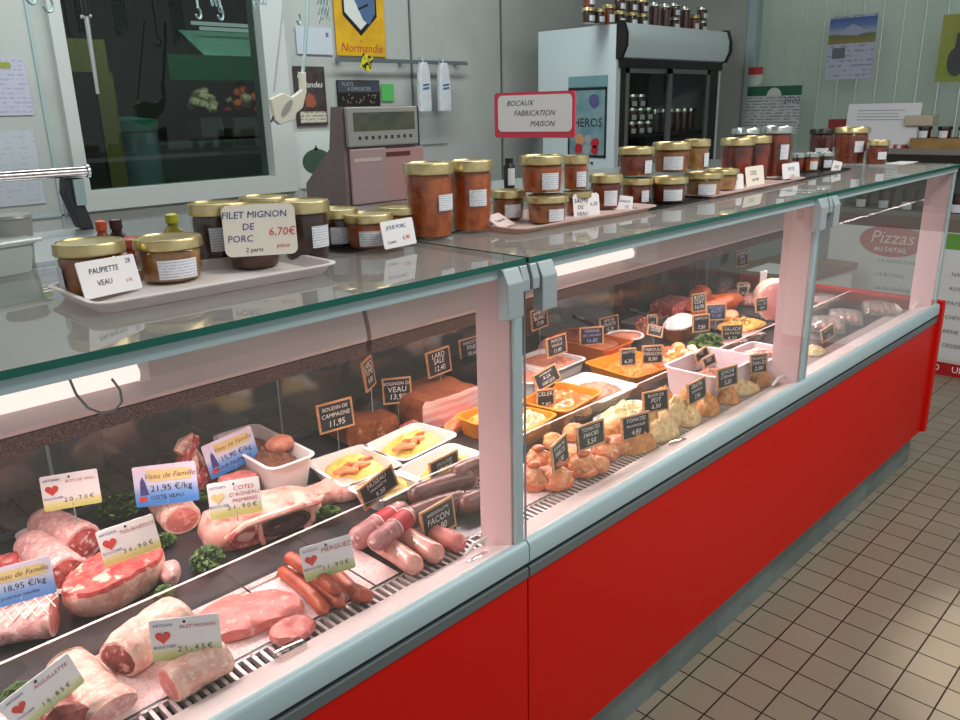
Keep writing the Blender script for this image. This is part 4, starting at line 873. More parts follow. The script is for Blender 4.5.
T = Matrix.Rotation(-1.05, 4, 'X'); obj('card', rcard_bm(.078, .045, .004, .001, Matrix.Translation((0, 0, .012)) @ T), mat('pink_tint_card', (226, 206, 204), rough=.6), t, False); write(t, Matrix.Translation((0, 0, .012)) @ T, [('Cassoulet', .26, 0, 0, 'ink', C)], .078, .045, -.0011, 'ink')
# the pink framed sign on its post
ys = .44; p0 = aty(495, 92, ys); p = aty(534, 115, ys); a = solve_yaw(p, .03); t = thing('shop_sign', 'pink framed sign reading bocaux fabrication maison on a short post', 'sign', (p.x, p.y, ZT0), a)
s = ppm(p); d = Vector((math.cos(a), math.sin(a), 0)); w = 80/((proj(p+d*.05)-proj(p-d*.05)).length/.1); h = 46/((proj(p+Vector((0, 0, .05)))-proj(p-Vector((0, 0, .05)))).length/.1)
T = Matrix.Translation((0, 0, p.z-ZT0))
obj('frame', rcard_bm(w, h, .008, .006, T), 'pink', t, False); T2 = T @ Matrix.Translation((0.002, 0, .004)); obj('card', rcard_bm(w*.92, h*.80, .012, .001, Matrix.Translation((0, -.0036, 0)) @ T2), 'paper', t, False)
b = B()
for s_, x, z in (('BOCAUX', -.18, .22), ('FABRICATION', .0, .0), ('MAISON', .1, -.23)): text_bm(b, s_, h*.17, x*w, z*h, -.0044, T2, shear=.3, bold=.0003)
obj('lettering', b, 'ink', t, False)
obj('post', (lambda b: (lathe(b, [(.024, 0), (.024, .004), (.0135, .006), (.0135, p.z-ZT0-h*.25)], c=(.0, .017)), b)[1])(B()), 'satin_d', t)
# ------------------------------------------------------------------ jars in and on the fridge
def proto_jar(R, H, cont, lid, lab):
    t = thing('preserve_jar', 'x', 'jar', (0, 0, 0)); jar_parts(t, R, H, cont, M[lid], -PI/2 if lab else None, (.15, .6), 1.5); return t
PJ = [proto_jar(.036, .075, 'brown', 'silverlid', 1), proto_jar(.036, .10, 'red', 'gold', 1), proto_jar(.036, .075, 'dark', 'gold', 1), proto_jar(.034, .14, 'berry', 'silverlid', 0)]
used = set()
def pj(i, loc, label, group):
    if i not in used:
        used.add(i); o = PJ[i]; o.location = loc; o['label'] = label; o['group'] = group; return o
    return dup(PJ[i], loc, 0, label, group)
xa = aty(583, 24, 1.84).x
G = 'jars on top of the fridge'; L1 = 'small jar with white label in the front row on top of the fridge'
zt = FT-.0095
row = [(586, 2), (596, 2), (606, 1), (617, 2), (629, 2), (640, 2), (652, 3), (663, 3), (672, 0), (683, 3), (692, 1), (700, 0)]
for k, (px, i) in enumerate(row):
    x = aty(px, 24, 1.86).x+.02; pj(i, (x, 1.86, zt), L1, G)
for k, (px, i) in enumerate(((586, 1), (612, 2), (625, 2), (638, 2), (672, 0), (700, 0))):
    x = aty(min([r[0] for r in row], key=lambda v: abs(v-px)), 24, 1.86).x+.02; pj(i, (x, 1.86, zt+(.0755 if row[[r[0] for r in row].index(min([r[0] for r in row], key=lambda v: abs(v-px)))][1] in (0, 2) else .1005)), 'small jar with white label stacked in the upper row on top of the fridge', 'upper jars on top of the fridge')
tag(obj('paper_bow', blob_bm(.03, .02, .025, 4, .3, 40, 3), mat('yellow_bow', (196, 180, 60), rough=.6), loc=(aty(647, 5, 1.93).x, 1.95, zt)), 'yellow paper bow among the jars on the fridge', 'bow')
for z, sh in ((SHELF[0], 0), (SHELF[1], 1)):
    for k in range(5):
        x = FX0+.125+k*.085
        for lv in range(3 if sh == 0 else 2):
            if lv == 2 and k in (0, 4): continue
            pj(0, (x, FY+.10, z+.0005+lv*.0758), ('small white labelled jar stacked behind the first door, upper shelf' if sh == 0 else 'small white labelled jar stacked behind the first door, lower shelf'), 'labelled jars on the upper fridge shelf' if sh == 0 else 'labelled jars on the lower fridge shelf')
    for k in range(6):
        x = FX0+.56+k*.082; pj(3, (x, FY+.11, z+.0005), ('tall dark red jar behind the second door, upper shelf' if sh == 0 else 'tall dark red jar behind the second door, lower shelf'), 'dark red jars on the upper fridge shelf' if sh == 0 else 'dark red jars on the lower fridge shelf')
tag(obj('price_card', bx(FX0+.83, FX0+.90, FY+.052, FY+.054, SHELF[1]+.001, SHELF[1]+.085), 'paper', smooth=False), 'white card standing before the dark red jars in the fridge', 'price card')
# jars and boxes on the shelf unit
zu = 1.2365
t = thing('wooden_crate', 'shallow wooden crate with a row of jars on the shelf unit', 'crate', (XU+.08, .35, zu))
b = B(); y0, y1 = -.5, .60; box(b, XU-.015, XU-.005, y0, y1, zu, zu+.055); box(b, XU+.15, XU+.16, y0, y1, zu, zu+.055); box(b, XU-.005, XU+.15, y0, y0+.01, zu, zu+.055); box(b, XU-.005, XU+.15, y1-.01, y1, zu, zu+.055); box(b, XU-.005, XU+.15, y0+.01, y1-.01, zu, zu+.045)
wobj('crate_box', b, mat('crate_wood', (150, 118, 72), (136, 104, 62), sc=10, rough=.6), t, False)
pjx = thing('preserve_jar', 'small jam jar with dark lid and white label in the wooden crate', 'jar', (XU+.035, .545, zu+.0455), -PI/2, 'jam jars in the wooden crate'); jar_parts(pjx, .036, .07, 'berry', M['blacklid'], -PI/2, (.2, .85), 1.3)
for k in range(1, 10): dup(pjx, (XU+.035, .545-k*.098, zu+.0455), -PI/2, pjx['label'], pjx['group'])
q = atx(923, 112, XU+.07); tag(obj('small_box', bevel(bx(-.06, .06, -.07, .07, 0, .055), .004), mat('beige_box', (176, 164, 146), rough=.6), smooth=False, loc=(XU+.07, q.y, zu+.119)), 'small beige box standing on the jam jar lids', 'box')
a, c = atx(862, 104, XU+.02), atx(925, 134, XU+.02); t = thing('leaflet', 'white leaflet with a yellow line propped up on the shelf unit', 'leaflet', (XU+.02, (a.y+c.y)/2+.06, zu+.002), -PI/2)
w = a.y-c.y+.04; h = a.z-zu; T = Matrix.Rotation(-.1, 4, 'X') @ Matrix.Translation((0, 0, h/2)); obj('paper', rcard_bm(w, h, .002, .002, T), mat('leaflet_white', (206, 208, 214), rough=.6), t, False)
b = B(); R = random.Random(1)
for k in range(4): box(b, -w*.36, w*(.3-.1*R.random()), -.0022, -.0016, h*(.34-.07*k)-.002, h*(.34-.07*k)+.003, 1 if k == 1 else 0, T)
obj('printed_lines', b, [mat('lilac_print', (150, 150, 170)), mat('yellow_print', (196, 180, 60))], t, False)
q = atx(843, 120, XU+.06); t = thing('gift_box', 'dark red box with a pale figure behind the large red jar', 'box', (XU+.10, q.y, zu)); obj('box_body', bevel(bx(-.05, .05, -.10, .08, 0, .155), .003), mat('dark_red_box', (120, 28, 34), rough=.5), t, False); obj('pale_figure', blob_bm(.012, .02, .03, 3, .3, 40, 3), mat('pale_figure', (206, 186, 170)), t, loc=(-.035, -.03, .155))
t = thing('checked_cloth', 'red and white checked strip along the shelf unit edge', 'cloth', (XU, .76, zu), 0)
b = B()
for k in range(16): box(b, XU-.022, XU+.1, .62+k*.02, .62+(k+1)*.02, zu, zu+.02, k % 2)
wobj('cloth', b, [mat('check_red', (150, 62, 62)), mat('check_white', (206, 198, 196))], t, False)
pl = thing('preserve_jar', 'dark jar with a white label on the lower shelf of the unit', 'jar', (XU+.08, .84, .8975), -PI/2, 'jars on the lower unit shelf'); jar_parts(pl, .045, .11, 'dark', M['blacklid'], -PI/2, (.05, .5), 1.3)
for k in range(1, 9): dup(pl, (XU+.08, .84-k*.125, .8975), -PI/2, pl['label'], pl['group'])
# low crate table beyond the counter end
q = at(845, 262, .58); t = thing('low_table', 'low white sided table with a brown top beyond the counter end', 'table', (2.98, 1.02, 0), -.1)
obj('table_top', bevel(bx(-.36, .36, -.22, .25, .56, .60), .006), mat('brown_top', (136, 108, 88), (122, 96, 78), sc=6, rough=.5), t, False); obj('side_panel', bx(-.34, .34, -.2, .23, 0, .56), 'white', t, False)
tag(obj('paper_sheet', bevel(bx(-.16, .12, -.09, .09, 0, .003), .001), 'paper', smooth=False, loc=(2.86, 1.06, .6005)), 'white paper lying on the low brown table', 'paper')
tag(obj('paper_sheet', bx(-.05, .14, -.035, .035, 0, .001), 'paper', smooth=False, loc=(1.98, .20, 1.2545)), 'white paper strip lying at the far end of the glass shelf', 'paper')
# ------------------------------------------------------------------ food on the deck
ZB = ZD+.0008
def food(name, label, cat, px, py, rz, bm, mats, group=None, dz=0, lift=0, dx=0, dy=0):
    q = at(px, py, ZB+lift); o = obj(name, bm, mats, loc=(q.x+dx, q.y+dy, ZB+lift+dz)); o.rotation_euler.z = math.radians(rz); return tag(o, label, cat, group)
def pdist(a, b, z): return (at(*a, z)-at(*b, z)).length
def rings(o, L, r, n, sq=1.0, seed=0):
    for i in range(n):
        x = (i/(n-1)-.5)*L*.78 if n > 1 else 0
        b = tube(B(), [(x+.001*math.sin(3*a), math.cos(a)*r*1.045, math.sin(a)*r*sq*1.045+r*sq*.95) for a in [2*PI*j/28 for j in range(29)]], .0011, 5)
        obj('string', b, 'netting', o)
def parsley(px, py, w, label, seed, dz=0, n=210, m=('green', 'green2')):
    q = at(px, py, ZB); t = thing('parsley_sprig', label, 'parsley', (q.x, q.y, ZB+dz), seed)
    b = scatter_bm(B(), n, w, w*.75, w*.42, ('leaf', .014), seed, 2); b2 = scatter_bm(B(), n//2, w*.8, w*.6, w*.2, ('leaf', .012), seed+50, 2)
    me = bpy.data.meshes.new('x'); b2.to_mesh(me); b2.free(); b.from_mesh(me)
    for v in b.verts: v.co.z = max(v.co.z, .001)
    obj('leaves', b, list(m), t, False)
    b = B(); R = random.Random(seed)
    for i in range(7): tube(b, [(R.uniform(-w, w)*.12, -w*.3, .006), (R.uniform(-w, w)*.3, R.uniform(-.1, .1)*w, w*.2)], .0012, 5)
    obj('stems', b, 'green2', t)
# --- paper liners and foam trays on the left
def liner(label, x0, x1, y0, y1, rz=0):
    o = obj('paper_liner', bx(-(x1-x0)/2, (x1-x0)/2, -(y1-y0)/2, (y1-y0)/2, 0, .0012), 'liner', smooth=False, loc=((x0+x1)/2, (y0+y1)/2, ZD+.0003)); o.rotation_euler.z = rz; tag(o, label, 'paper liner')
x0 = at(105, 690, ZD).x
liner('pink patterned paper liner under the pork pieces at the grille', -1.205, -.885, .152, .330)
liner('pink patterned paper liner under the orange brown sausages', -.88, -.715, .152, .330)
liner('white paper strip between the brown sausages and the pale sausages', -.71, -.655, .152, .328)
liner('pink paper liner under the pale sausages and the red banded salami', -.60, -.47, .150, .325)
liner('pink paper liner under the aiguillette piece', -1.42, -1.215, .152, .330)
ZB = ZD+.0018
# --- front row, left module
def strip_meat(name, label, px0, py0, px1, py1, r, sq, mats, seed, amp=.12, taper=.1, cat='meat', lift=0):
    a, c = at(px0, py0, ZB), at(px1, py1, ZB); d = c-a
    o = obj(name, roll_bm(d.length, r, seed, amp, sq, taper=taper), mats, loc=((a.x+c.x)/2, (a.y+c.y)/2, ZB+lift)); o.rotation_euler.z = math.atan2(d.y, d.x); return tag(o, label, cat)
strip_meat('pork_fillet', 'thick pale pork piece with a dark cut end behind the boucher card', 178, 630, 122, 676, .043, .78, ['fat', 'darkmeat'], 3, .13, -.1)
strip_meat('pork_fillet', 'pale rounded pork piece lying in front of the boucher card at the grille', 226, 668, 172, 700, .036, .72, ['fat', 'pork'], 8, .16, .0)
q = at(245, 622, ZB); ol = [(1.0, 0), (1.05, .4), (.9, .9), (1.0, 1.5), (1.1, 2.2), (.92, 2.8), (1.12, 3.4), (1.0, 4.2), (.85, 4.9), (1.1, 5.6)]
def rf(rx, ry, seed, k=.10): return lambda t: (1/math.sqrt((math.cos(t)/rx)**2+(math.sin(t)/ry)**2))*(1+k*math.sin(2*t+seed)+k*.7*math.sin(3*t+seed*2)+k*.4*math.sin(5*t+seed*3))
SL = [(.88, 0, 0), (1, .004, 0), (1.0, .012, 0), (.94, .019, 0), (.7, .022, 0), (.35, .023, 0), (.05, .022, 0)]
food('pork_escalope', 'flat red pork escalope on the pink paper beside the boucher card', 'meat', 246, 620, -25, radial_bm(rf(.088, .062, 1), SL, 2, .08), ['pork'])
food('pork_escalope', 'smaller pale edged pork slice at the grille under the red escalope', 'meat', 292, 634, 10, radial_bm(rf(.042, .030, 4), [(s, z*.7, m) for s, z, m in SL], 5, .08), ['pork'], dy=-.004)
for k, (p0, p1, bd, lab) in enumerate((((279, 569), (327, 613), .006, 'first brown merguez sausage, nearest the red escalope'), ((297, 563), (345, 606), -.003, 'second brown merguez sausage, half under the merguez card'), ((316, 558), (362, 600), .003, 'third brown merguez sausage, next to the white paper'), ((287, 566), (340, 603), .004, 'merguez sausage lying on top of the first two'), ((349, 588), (372, 600), .002, 'short end of a merguez at the grille beside the white paper'))):
    a, c = at(*p0, ZB+.013), at(*p1, ZB+.013); lf = .0225 if k == 3 else .0
    pts, rr = sausage_pts(a-Vector((0, 0, 0)), c, bd, .0130); o0 = Vector(pts[7]); b = tube(B(), [v-o0 for v in pts], rr, 12)
    o = obj('merguez_sausage', b, 'merguez', loc=o0+Vector((0, 0, lf))); tag(o, lab, 'sausage', 'merguez sausages')
strip_meat('veal_aiguillette', 'white fatty piece of meat behind the aiguillette card', 64, 664, 112, 714, .036, .5, ['fat', 'veal'], 12, .16)
strip_meat('veal_aiguillette', 'dark lean piece of meat at the foot of the aiguillette card', 40, 712, 78, 735, .03, .7, ['darkmeat', 'darkmeat'], 14, .12)
# pale sausages and banded salami
def sausage(name, label, p0, p1, r, bend, m, lift=0, group=None, band=None):
    a, c = at(*p0, ZB+r), at(*p1, ZB+r); pts, rr = sausage_pts(a, c, bend, r, 18); o0 = Vector(pts[9]); b = tube(B(), [v-o0 for v in pts], rr, 16)
    o = obj(name, b, m, loc=o0+Vector((0, 0, lift))); tag(o, label, 'sausage', group)
    if band:
        i0, i1 = band; pp = [v-o0 for v in pts[i0:i1+1]]; obj('paper_band', tube(B(), pp, r*1.04, 18), 'redband', o)
        b = B(); tube(b, [pp[0], pp[0]+(pp[1]-pp[0])*.3], r*1.055, 18); tube(b, [pp[-1]+(pp[-2]-pp[-1])*.3, pp[-1]], r*1.055, 18); obj('band_edge', b, 'paper', o)
sausage('salami', 'grey salami with a red paper band, the one nearer the parsley', (352, 543), (408, 508), .024, .004, 'saucisson', 0, 'red banded salami', (8, 13))
sausage('salami', 'grey salami with a red paper band lying over its neighbour', (372, 560), (412, 525), .020, -.004, 'saucisson', .03, 'red banded salami', (9, 15))
sausage('white_sausage', 'plump pale sausage at the grille before the salami', (384, 545), (428, 574), .021, .003, 'boudinw')
sausage('white_sausage', 'plump pale sausage under the andouillette board', (402, 533), (450, 561), .021, -.003, 'boudinw')
sausage('white_sausage', 'pinkish pale sausage at the foot of the pale post', (436, 535), (470, 549), .019, .002, 'pork')
for k, (p0, p1, lf, lab) in enumerate((((398, 523), (470, 498), 0, 'dark blood sausage lying under the slate boards'), ((410, 508), (478, 487), .022, 'upper dark blood sausage below the glass strip'), ((462, 508), (493, 497), .0, 'dark blood sausage curling behind the pale post'), ((455, 492), (490, 478), .036, 'topmost dark blood sausage by the pale post'))):
    sausage('blood_sausage', lab, p0, p1, .023, .012, 'blood', lf, 'dark blood sausages')
# --- behind the glass strip, left module
food('beef_roast', 'big round beef joint with a flat red cut face and pale fat side', 'meat', 119, 592, 20, radial_bm(rf(.096, .066, 2, .05), [(.8, 0, 0), (.94, .014, 0), (1.0, .034, 0), (.98, .05, 0), (.94, .058, 1), (.7, .060, 1), (.4, .063, 1), (.1, .062, 1)], 3, .05, nf=20), ['fat', 'beef'])
food('beef_piece', 'small pale trimmed piece tucked beside the big beef joint', 'meat', 172, 582, 60, blob_bm(.024, .018, .026, 5, .2, 30), 'veal')
o = strip_meat('netted_roast', 'rolled pink roast in white netting at the near end of the deck', -32, 645, 58, 630, .046, .75, ['veal', 'pork'], 21, .09); 
L = .15
b = B()
for k in range(-6, 7):
    for s in (1, -1):
        pts = []
        for j in range(17):
            th = .25+2.2*j/16; x = k*.018+s*(j-8)*.0045
            if abs(x) < .082: pts.append((x, math.cos(th)*.048, math.sin(th)*.048*.75+.0325))
        if len(pts) > 3: tube(b, pts, .0009, 4)
obj('netting', b, 'netting', o)
q0 = at(62, 560, ZB)
flat_tray('foam_tray', 'white foam tray holding the two rolled veal roasts', ((46, 590), (92, 574), (2, 532)), ZD+.0004, .012, 'foam')
o = strip_meat('veal_roast', 'rolled veal roast with a red cut end behind the big beef joint', 46, 538, 88, 560, .040, .92, ['veal', 'meat'], 31, .05, lift=.004)
o = strip_meat('veal_roast', 'pale rolled veal roast lying nearest the white foam tray edge', 34, 560, 70, 592, .040, .88, ['veal', 'meat'], 33, .05, lift=.004)
food('stewing_meat', 'heap of red marbled meat at the very end behind the blue card', 'meat', 6, 580, 0, blob_bm(.06, .05, .028, 9, .3, 30), 'meat')
strip_meat('veal_loin', 'veal loin piece with an oval red face below the blue veau card', 166, 510, 184, 533, .042, .78, ['fat', 'pork'], 44, .05)
food('veal_loin', 'small red slice tucked behind the white agneau card', 'meat', 240, 500, -10, radial_bm(rf(.045, .032, 3, .06), [(.9, 0, 0), (1, .02, 0), (1, .05, 0), (.9, .058, 1), (.5, .06, 1), (.1, .06, 1)], 7, .05), ['fat', 'pork'])
# rack of lamb
q = at(263, 526, ZB)
t = thing('lamb_rack', 'large pale lamb rack with a dark hollow facing the glass', 'meat', (q.x, q.y, ZB), math.radians(-8))
b = B(); loops = []
for i in range(21):
    u = i/20; x = -.125+.25*u; lp = []
    hh = (.062+.012*math.sin(PI*u))*(1-.45*max(0, u-.75)*4*.5); fr_ = -.045-.02*math.sin(PI*u); bk = .060+.01*math.sin(4*u)
    pr = [(fr_, .0), (fr_-.004, hh*.35), (fr_+.006, hh*.75), (fr_+.03, hh), (.02, hh*.98), (bk*.7, hh*.7), (bk, hh*.25), (bk, 0)]
    e = .72 if i in (0, 20) else 1
    for y, z in pr:
        v = Vector((x, y*e, z*e)); d = 1+.10*nz(v, 24, 3); lp.append(Vector((x+.006*nz(v, 40, 1), v.y*d, max(0, v.z*d))))
    loops.append(lp)
loft(b, loops); bmesh.ops.subdivide_edges(b, edges=b.edges[:], cuts=1, use_grid_fill=True, smooth=.8)
for v in b.verts: v.co.z = max(v.co.z, 0)
obj('lamb_body', b, 'lamb', t)
b = B()
def oval(cx, cz, rx, rz_, y, th=.004, n=26, mi=0, tilt=0):
    return [[Vector((cx+(rx*k*math.cos(2*PI*i/n))*math.cos(tilt)-rz_*k*math.sin(2*PI*i/n)*math.sin(tilt), y+dy, cz+rz_*k*math.sin(2*PI*i/n)*math.cos(tilt)+rx*k*math.cos(2*PI*i/n)*math.sin(tilt))) for i in range(n)] for k, dy in ((1.0, .012), (1.02, -.002), (.86, -.006), (.8, .0), (.3, .004))]
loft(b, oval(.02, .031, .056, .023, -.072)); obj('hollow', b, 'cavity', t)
b = B(); loft(b, oval(-.065, .026, .032, .024, -.066)); obj('cut_eye', b, 'meat', t)
b = B(); tube(b, [(-.1, -.058, .03), (-.06, -.07, .054), (0, -.078, .06), (.05, -.078, .06), (.09, -.07, .052), (.12, -.05, .05)], [.006, .008, .008, .008, .008, .006], 8); tube(b, [(.085, -.07, .05), (.08, -.078, .02), (.06, -.078, .006)], .006, 8); tube(b, [(-.033, -.072, .05), (-.034, -.078, .02), (-.03, -.076, .004)], .005, 8); obj('rib_edge', b, 'lamb', t)
food('lamb_breast', 'thin pale flap of lamb spreading beside the hollow rack', 'meat', 338, 500, -20, radial_bm(rf(.055, .045, 2, .12), [(s, z*1.5, m) for s, z, m in SL], 11, .12), 'lamb', dy=.02)
# upright leg piece at the back
q = aty(190, 458, .76); t = thing('lamb_joint', 'raw leg joint with a pale knuckle standing at the back', 'meat', (q.x, .76, ZB))
obj('leg_meat', blob_bm(.062, .048, .045, 12, .25, 22), 'meat', t)
b = tube(B(), [(-.015, .0, .05), (-.005, 0, .085), (.0, .0, .115), (.02, 0, .135)], [.036, .026, .02, .014], 12)
for v in b.verts: v.co *= 1+.12*nz(v.co, 50, 2)
obj('shank', b, 'meat', t); b = tube(B(), [(-.03, -.01, .115), (-.012, -.004, .13), (.015, 0, .137)], [.013, .015, .01], 10); obj('knuckle', b, 'fat', t); b = tube(B(), [(-.02, -.036, .03), (-.006, -.034, .08), (.004, -.02, .115), (.03, -.03, .05)], [.006, .01, .007, .006], 8); obj('fat_strip', b, 'fat', t)
# white tub of rillettes
zt_ = .085
def tub(name, label, corners, h, m, flare=.012, fill=None, fz=.7, fmat=None, flabel=None, fname=None, amp=.006, fr=60, cat='tub', peak=.02, seed=1, rim=.005, z=None, p=3):
    z = ZD+.0012 if z is None else z
    a, b_, c = [at(x, y, z+h) for x, y in corners]; u = b_-a; v = c-a; rz = math.atan2(u.y, u.x); w, d = u.length, abs(-math.sin(rz)*v.x+math.cos(rz)*v.y); ctr = a+u/2+Vector((-math.sin(rz), math.cos(rz), 0))*d/2
    t = thing(name, label, cat, (ctr.x, ctr.y, z), rz); obj('shell', tray_bm(w, d, h, flare, .0035, .022, rim), m, t)
    if fname:
        k = 1-2*flare*(1-fz)/max(w, .05)
        b = heap_bm(w-.022-2*flare*(1-fz), d-.022-2*flare*(1-fz), peak, seed, amp, fr, p=p)
        # filling: a skirt down into the dish below the heap
        o = obj(fname, b, fmat, loc=(ctr.x, ctr.y, z+h*fz)); o.rotation_euler.z = rz; tag(o, flabel, 'food', kind='stuff')
    return t, ctr, w, d, rz
t, ctr, w, d, rz = tub('white_tub', 'deep white tub of brown rillettes behind the lamb rack', ((271, 470), (316, 454), (220, 434)), zt_, 'white', .014, fname='rillettes', fmat='rill', flabel='brown shredded rillettes filling the deep white tub', fz=.72, peak=.016, amp=.008)
tag(obj('orange_fat', blob_bm(.034, .028, .022, 5, .1, 40), 'pinkpate', loc=(ctr.x+.03, ctr.y-.03, ZD+zt_*.72+.010)), 'orange pink lump sitting on the brown rillettes', 'food')
# potato trays
for k, (cs, lab) in enumerate(((((345, 487), (404, 466), (313, 460)), 'white tray of yellow potato and sausage below the boudin board'), (((405, 461), (458, 434), (377, 440)), 'white tray of yellow potato and ham, the farther one'), (((432, 487), (490, 456), (410, 470)), 'white tray of yellow salad behind the saucisse board'), (((384, 504), (428, 482), (353, 488)), 'white tray of orange salad behind the museau board'))):
    t, ctr, w, d, rz = tub('foam_tray', lab, cs, .036, 'foam', .014, fname='potato_salad', fmat='potato', flabel=lab.replace('white tray of ', '')+' heaped in its tray', fz=.45, peak=.030, amp=.008, seed=k+2, cat='tray')
    if k < 2:
        c, s = math.cos(rz), math.sin(rz)
        for j in range(4):
            u, v = (-.3+.12*j)*w, (-.22+.06*(j % 2))*d; z = ZD+.036*.45+.028
            b = tube(B(), [(-.028, 0, 0), (0, .006, .004), (.03, -.002, 0)], [.006, .009, .006], 8)
            o = obj('sausage_slice', b, 'roast' if j % 2 else 'salmon', loc=(ctr.x+c*u-s*v, ctr.y+s*u+c*v, z+.002)); o.rotation_euler.z = rz+.3*j-.4; tag(o, ('orange sausage strip lying on the nearer potato tray' if k == 0 else 'orange ham strip lying on the farther potato tray'), 'food', 'strips on the nearer potato tray' if k == 0 else 'strips on the farther potato tray')
# terrine block, belly, slices at the back left
def block(name, label, cs, h, mats, seed, bev=.006, lift=0, amp=.04, cat='food', z=None):
    z = ZB+lift if z is None else z
    a, b_, c = [at(x, y, z+h) for x, y in cs]; u = b_-a; v = c-a; rz = math.atan2(u.y, u.x); w, d = u.length, abs(-math.sin(rz)*v.x+math.cos(rz)*v.y); ctr = a+u/2+Vector((-math.sin(rz), math.cos(rz), 0))*d/2
    b = bx(-w/2, w/2, -d/2, d/2, 0, h); bmesh.ops.subdivide_edges(b, edges=b.edges[:], cuts=7, use_grid_fill=True)
    for f in b.faces:
        if f.normal.y < -.5 and len(mats) > 1: f.material_index = 1
    for v_ in b.verts:
        q = v_.co.copy(); e = 1-.10*((abs(q.x)/(w/2))**6*(abs(q.z-h/2)/(h/2))**6); v_.co.x *= e; v_.co.y *= 1-.08*(abs(q.x)/(w/2))**5
        n = Vector((nz(q, 26, seed), nz(q, 26, seed+1), nz(q, 26, seed+2)))*amp*h; v_.co += n; v_.co.z = max(v_.co.z, 0)
    o = obj(name, b, mats, loc=(ctr.x, ctr.y, z)); o.rotation_euler.z = rz; tag(o, label, cat); return o
block('pate_slab', 'brown pate slab behind the potato trays, under the rognon board', ((346, 430), (398, 414), (330, 410)), .05, ['crust', 'pate'], 3)
block('pork_belly', 'thick pork belly block with a pink layered cut face', ((424, 404), (480, 385), (412, 381)), .085, ['crust', 'belly'], 6, amp=.06)
food('bacon_slices', 'orange bacon slices fanned under the pork belly block', 'food', 456, 425, 14, radial_bm(rf(.075, .026, 1, .08), [(.9, 0, 0), (1, .006, 0), (.96, .016, 0), (.8, .022, 0), (.4, .026, 0), (.1, .026, 0)], 4, .12), 'salmon', dy=-.015)
q = aty(474, 373, .80); o = obj('red_packet', bevel(bx(-.05, .05, -.012, .012, 0, .02), .005), 'redband', smooth=False, loc=(q.x, q.y, q.z-.01)); o.rotation_euler = (0, .12, -.5); tag(o, 'red packet lying behind the pork belly block', 'packet')
o['label'] = 'red packet lying behind the pork belly block'
food('meat_crate', 'low dark crate behind the pork belly carrying the red packet', 'crate', 470, 392, 0, bevel(bx(-.08, .10, -.03, .06, 0, .095), .004), 'black', dy=.10)
tub('orange_dish', 'orange dish peeping out beside the pale post', ((478, 425), (520, 410), (470, 410)), .05, 'odish', .01, fname='yellow_salad', fmat='yellow', flabel='yellow salad in the orange dish by the pale post', fz=.6, cat='dish')
food('wrapped_meat', 'red and white wrapped meat beside the brown pate slab', 'meat', 412, 432, 0, blob_bm(.035, .025, .018, 8, .25, 40), 'meat', dy=.0)
food('charcuterie_mound', 'dark mound of charcuterie behind the edge-on slate board', 'food', 350, 405, 0, blob_bm(.07, .05, .05, 9, .15, 20), mat('dark_mound', (52, 46, 48), (38, 34, 36), sc=30, rough=.4), dy=-.02, dx=-.02)
for k, (x, y, w, lab, dz) in enumerate(((122, 516, .12, 'parsley bunch between the veau card and the rolled roast', 0), (208, 565, .085, 'parsley bunch in front of the lamb rack by the glass strip', 0), (150, 498, .06, 'parsley sprig under the blue veau card', 0), (328, 520, .07, 'parsley bunch at the far side of the lamb rack', 0), (165, 597, .045, 'parsley leaves beside the big beef joint', 0), (205, 500, .06, 'parsley behind the white agneau card', 0), (14, 690, .06, 'parsley at the near corner before the aiguillette card', 0), (165, 545, .05, 'parsley sprig next to the veal loin slice', 0))): parsley(x, y, w, lab, k+3, dz)
# ------------------------------------------------------------------ right module
food('cooked_ham', 'small round pink ham at the near end behind the long module post', 'meat', 536, 352, 20, blob_bm(.048, .036, .040, 5, .06, 14), 'boudinw', dy=.0, dx=-.02)
tub('terrine_dish', 'deep brown terracotta dish of pate behind the blue written board', ((596, 348), (623, 338), (561, 326)), .065, 'tdish', .008, fname='terrine_pate', fmat='crust', flabel='brown pate filling the deep terracotta dish', fz=.82, peak=.012, cat='dish')
q = at(630, 340, .70); t = thing('terrine_dish', 'round dark terrine dish with a white rim beside the terracotta dish', 'dish', (q.x, q.y+.02, ZB))
obj('dish_body', (lambda b: (lathe(b, [(.046, 0), (.060, .05)], 32), b)[1])(B()), mat('dark_dish', (60, 48, 56), rough=.3), t); obj('rim', (lambda b: (lathe(b, [(.060, .05), (.066, .051), (.066, .055), (.058, .055), (.057, .05)], 32), b)[1])(B()), 'white', t); obj('filling', (lambda b: (lathe(b, [(.057, .049), (.04, .053), (.01, .054)], 32), b)[1])(B()), 'pinkpate', t)
food('orange_heap', 'orange crumbly heap at the back behind the round dark dish', 'food', 640, 335, 0, heap_bm(.10, .07, .04, 6, .01, 60, p=2.2), 'crust', dy=.0, dx=.02)
def knife(label, p0, p1, y0, y1):
    a, c = aty(*p0, y0), aty(*p1, y1); t = thing('serving_knife', label, 'knife', a); d = c-a
    obj('knife_handle', tube(B(), [d*0, d*.3, d], [.006, .008, .007], 8), 'black', t); obj('blade', bevel(bx(-.002, .002, -.05, .0, -.006, .004), .001), 'steel', t, False)
knife('black handled knife laid on the brown terrine loaf', (573, 316), (594, 325), .82, .74); knife('black handled knife at the back over the round terrine dish', (628, 309), (650, 316), .84, .76)
tub('white_tub', 'shallow white tub of pale pink pate at the near end of the long module', ((556, 371), (587, 358), (530, 353)), .045, 'white', .008, fname='pink_pate', fmat='pinkpate', flabel='pale pink pate filling the shallow white tub', fz=.8, peak=.01)
tub('white_tub', 'white tub behind the champignons board at the post', ((532, 384), (556, 372), (508, 367)), .05, 'white', .008, fname='pink_pate', fmat='pinkpate', flabel='pink pate in the white tub at the post', fz=.75, peak=.01)
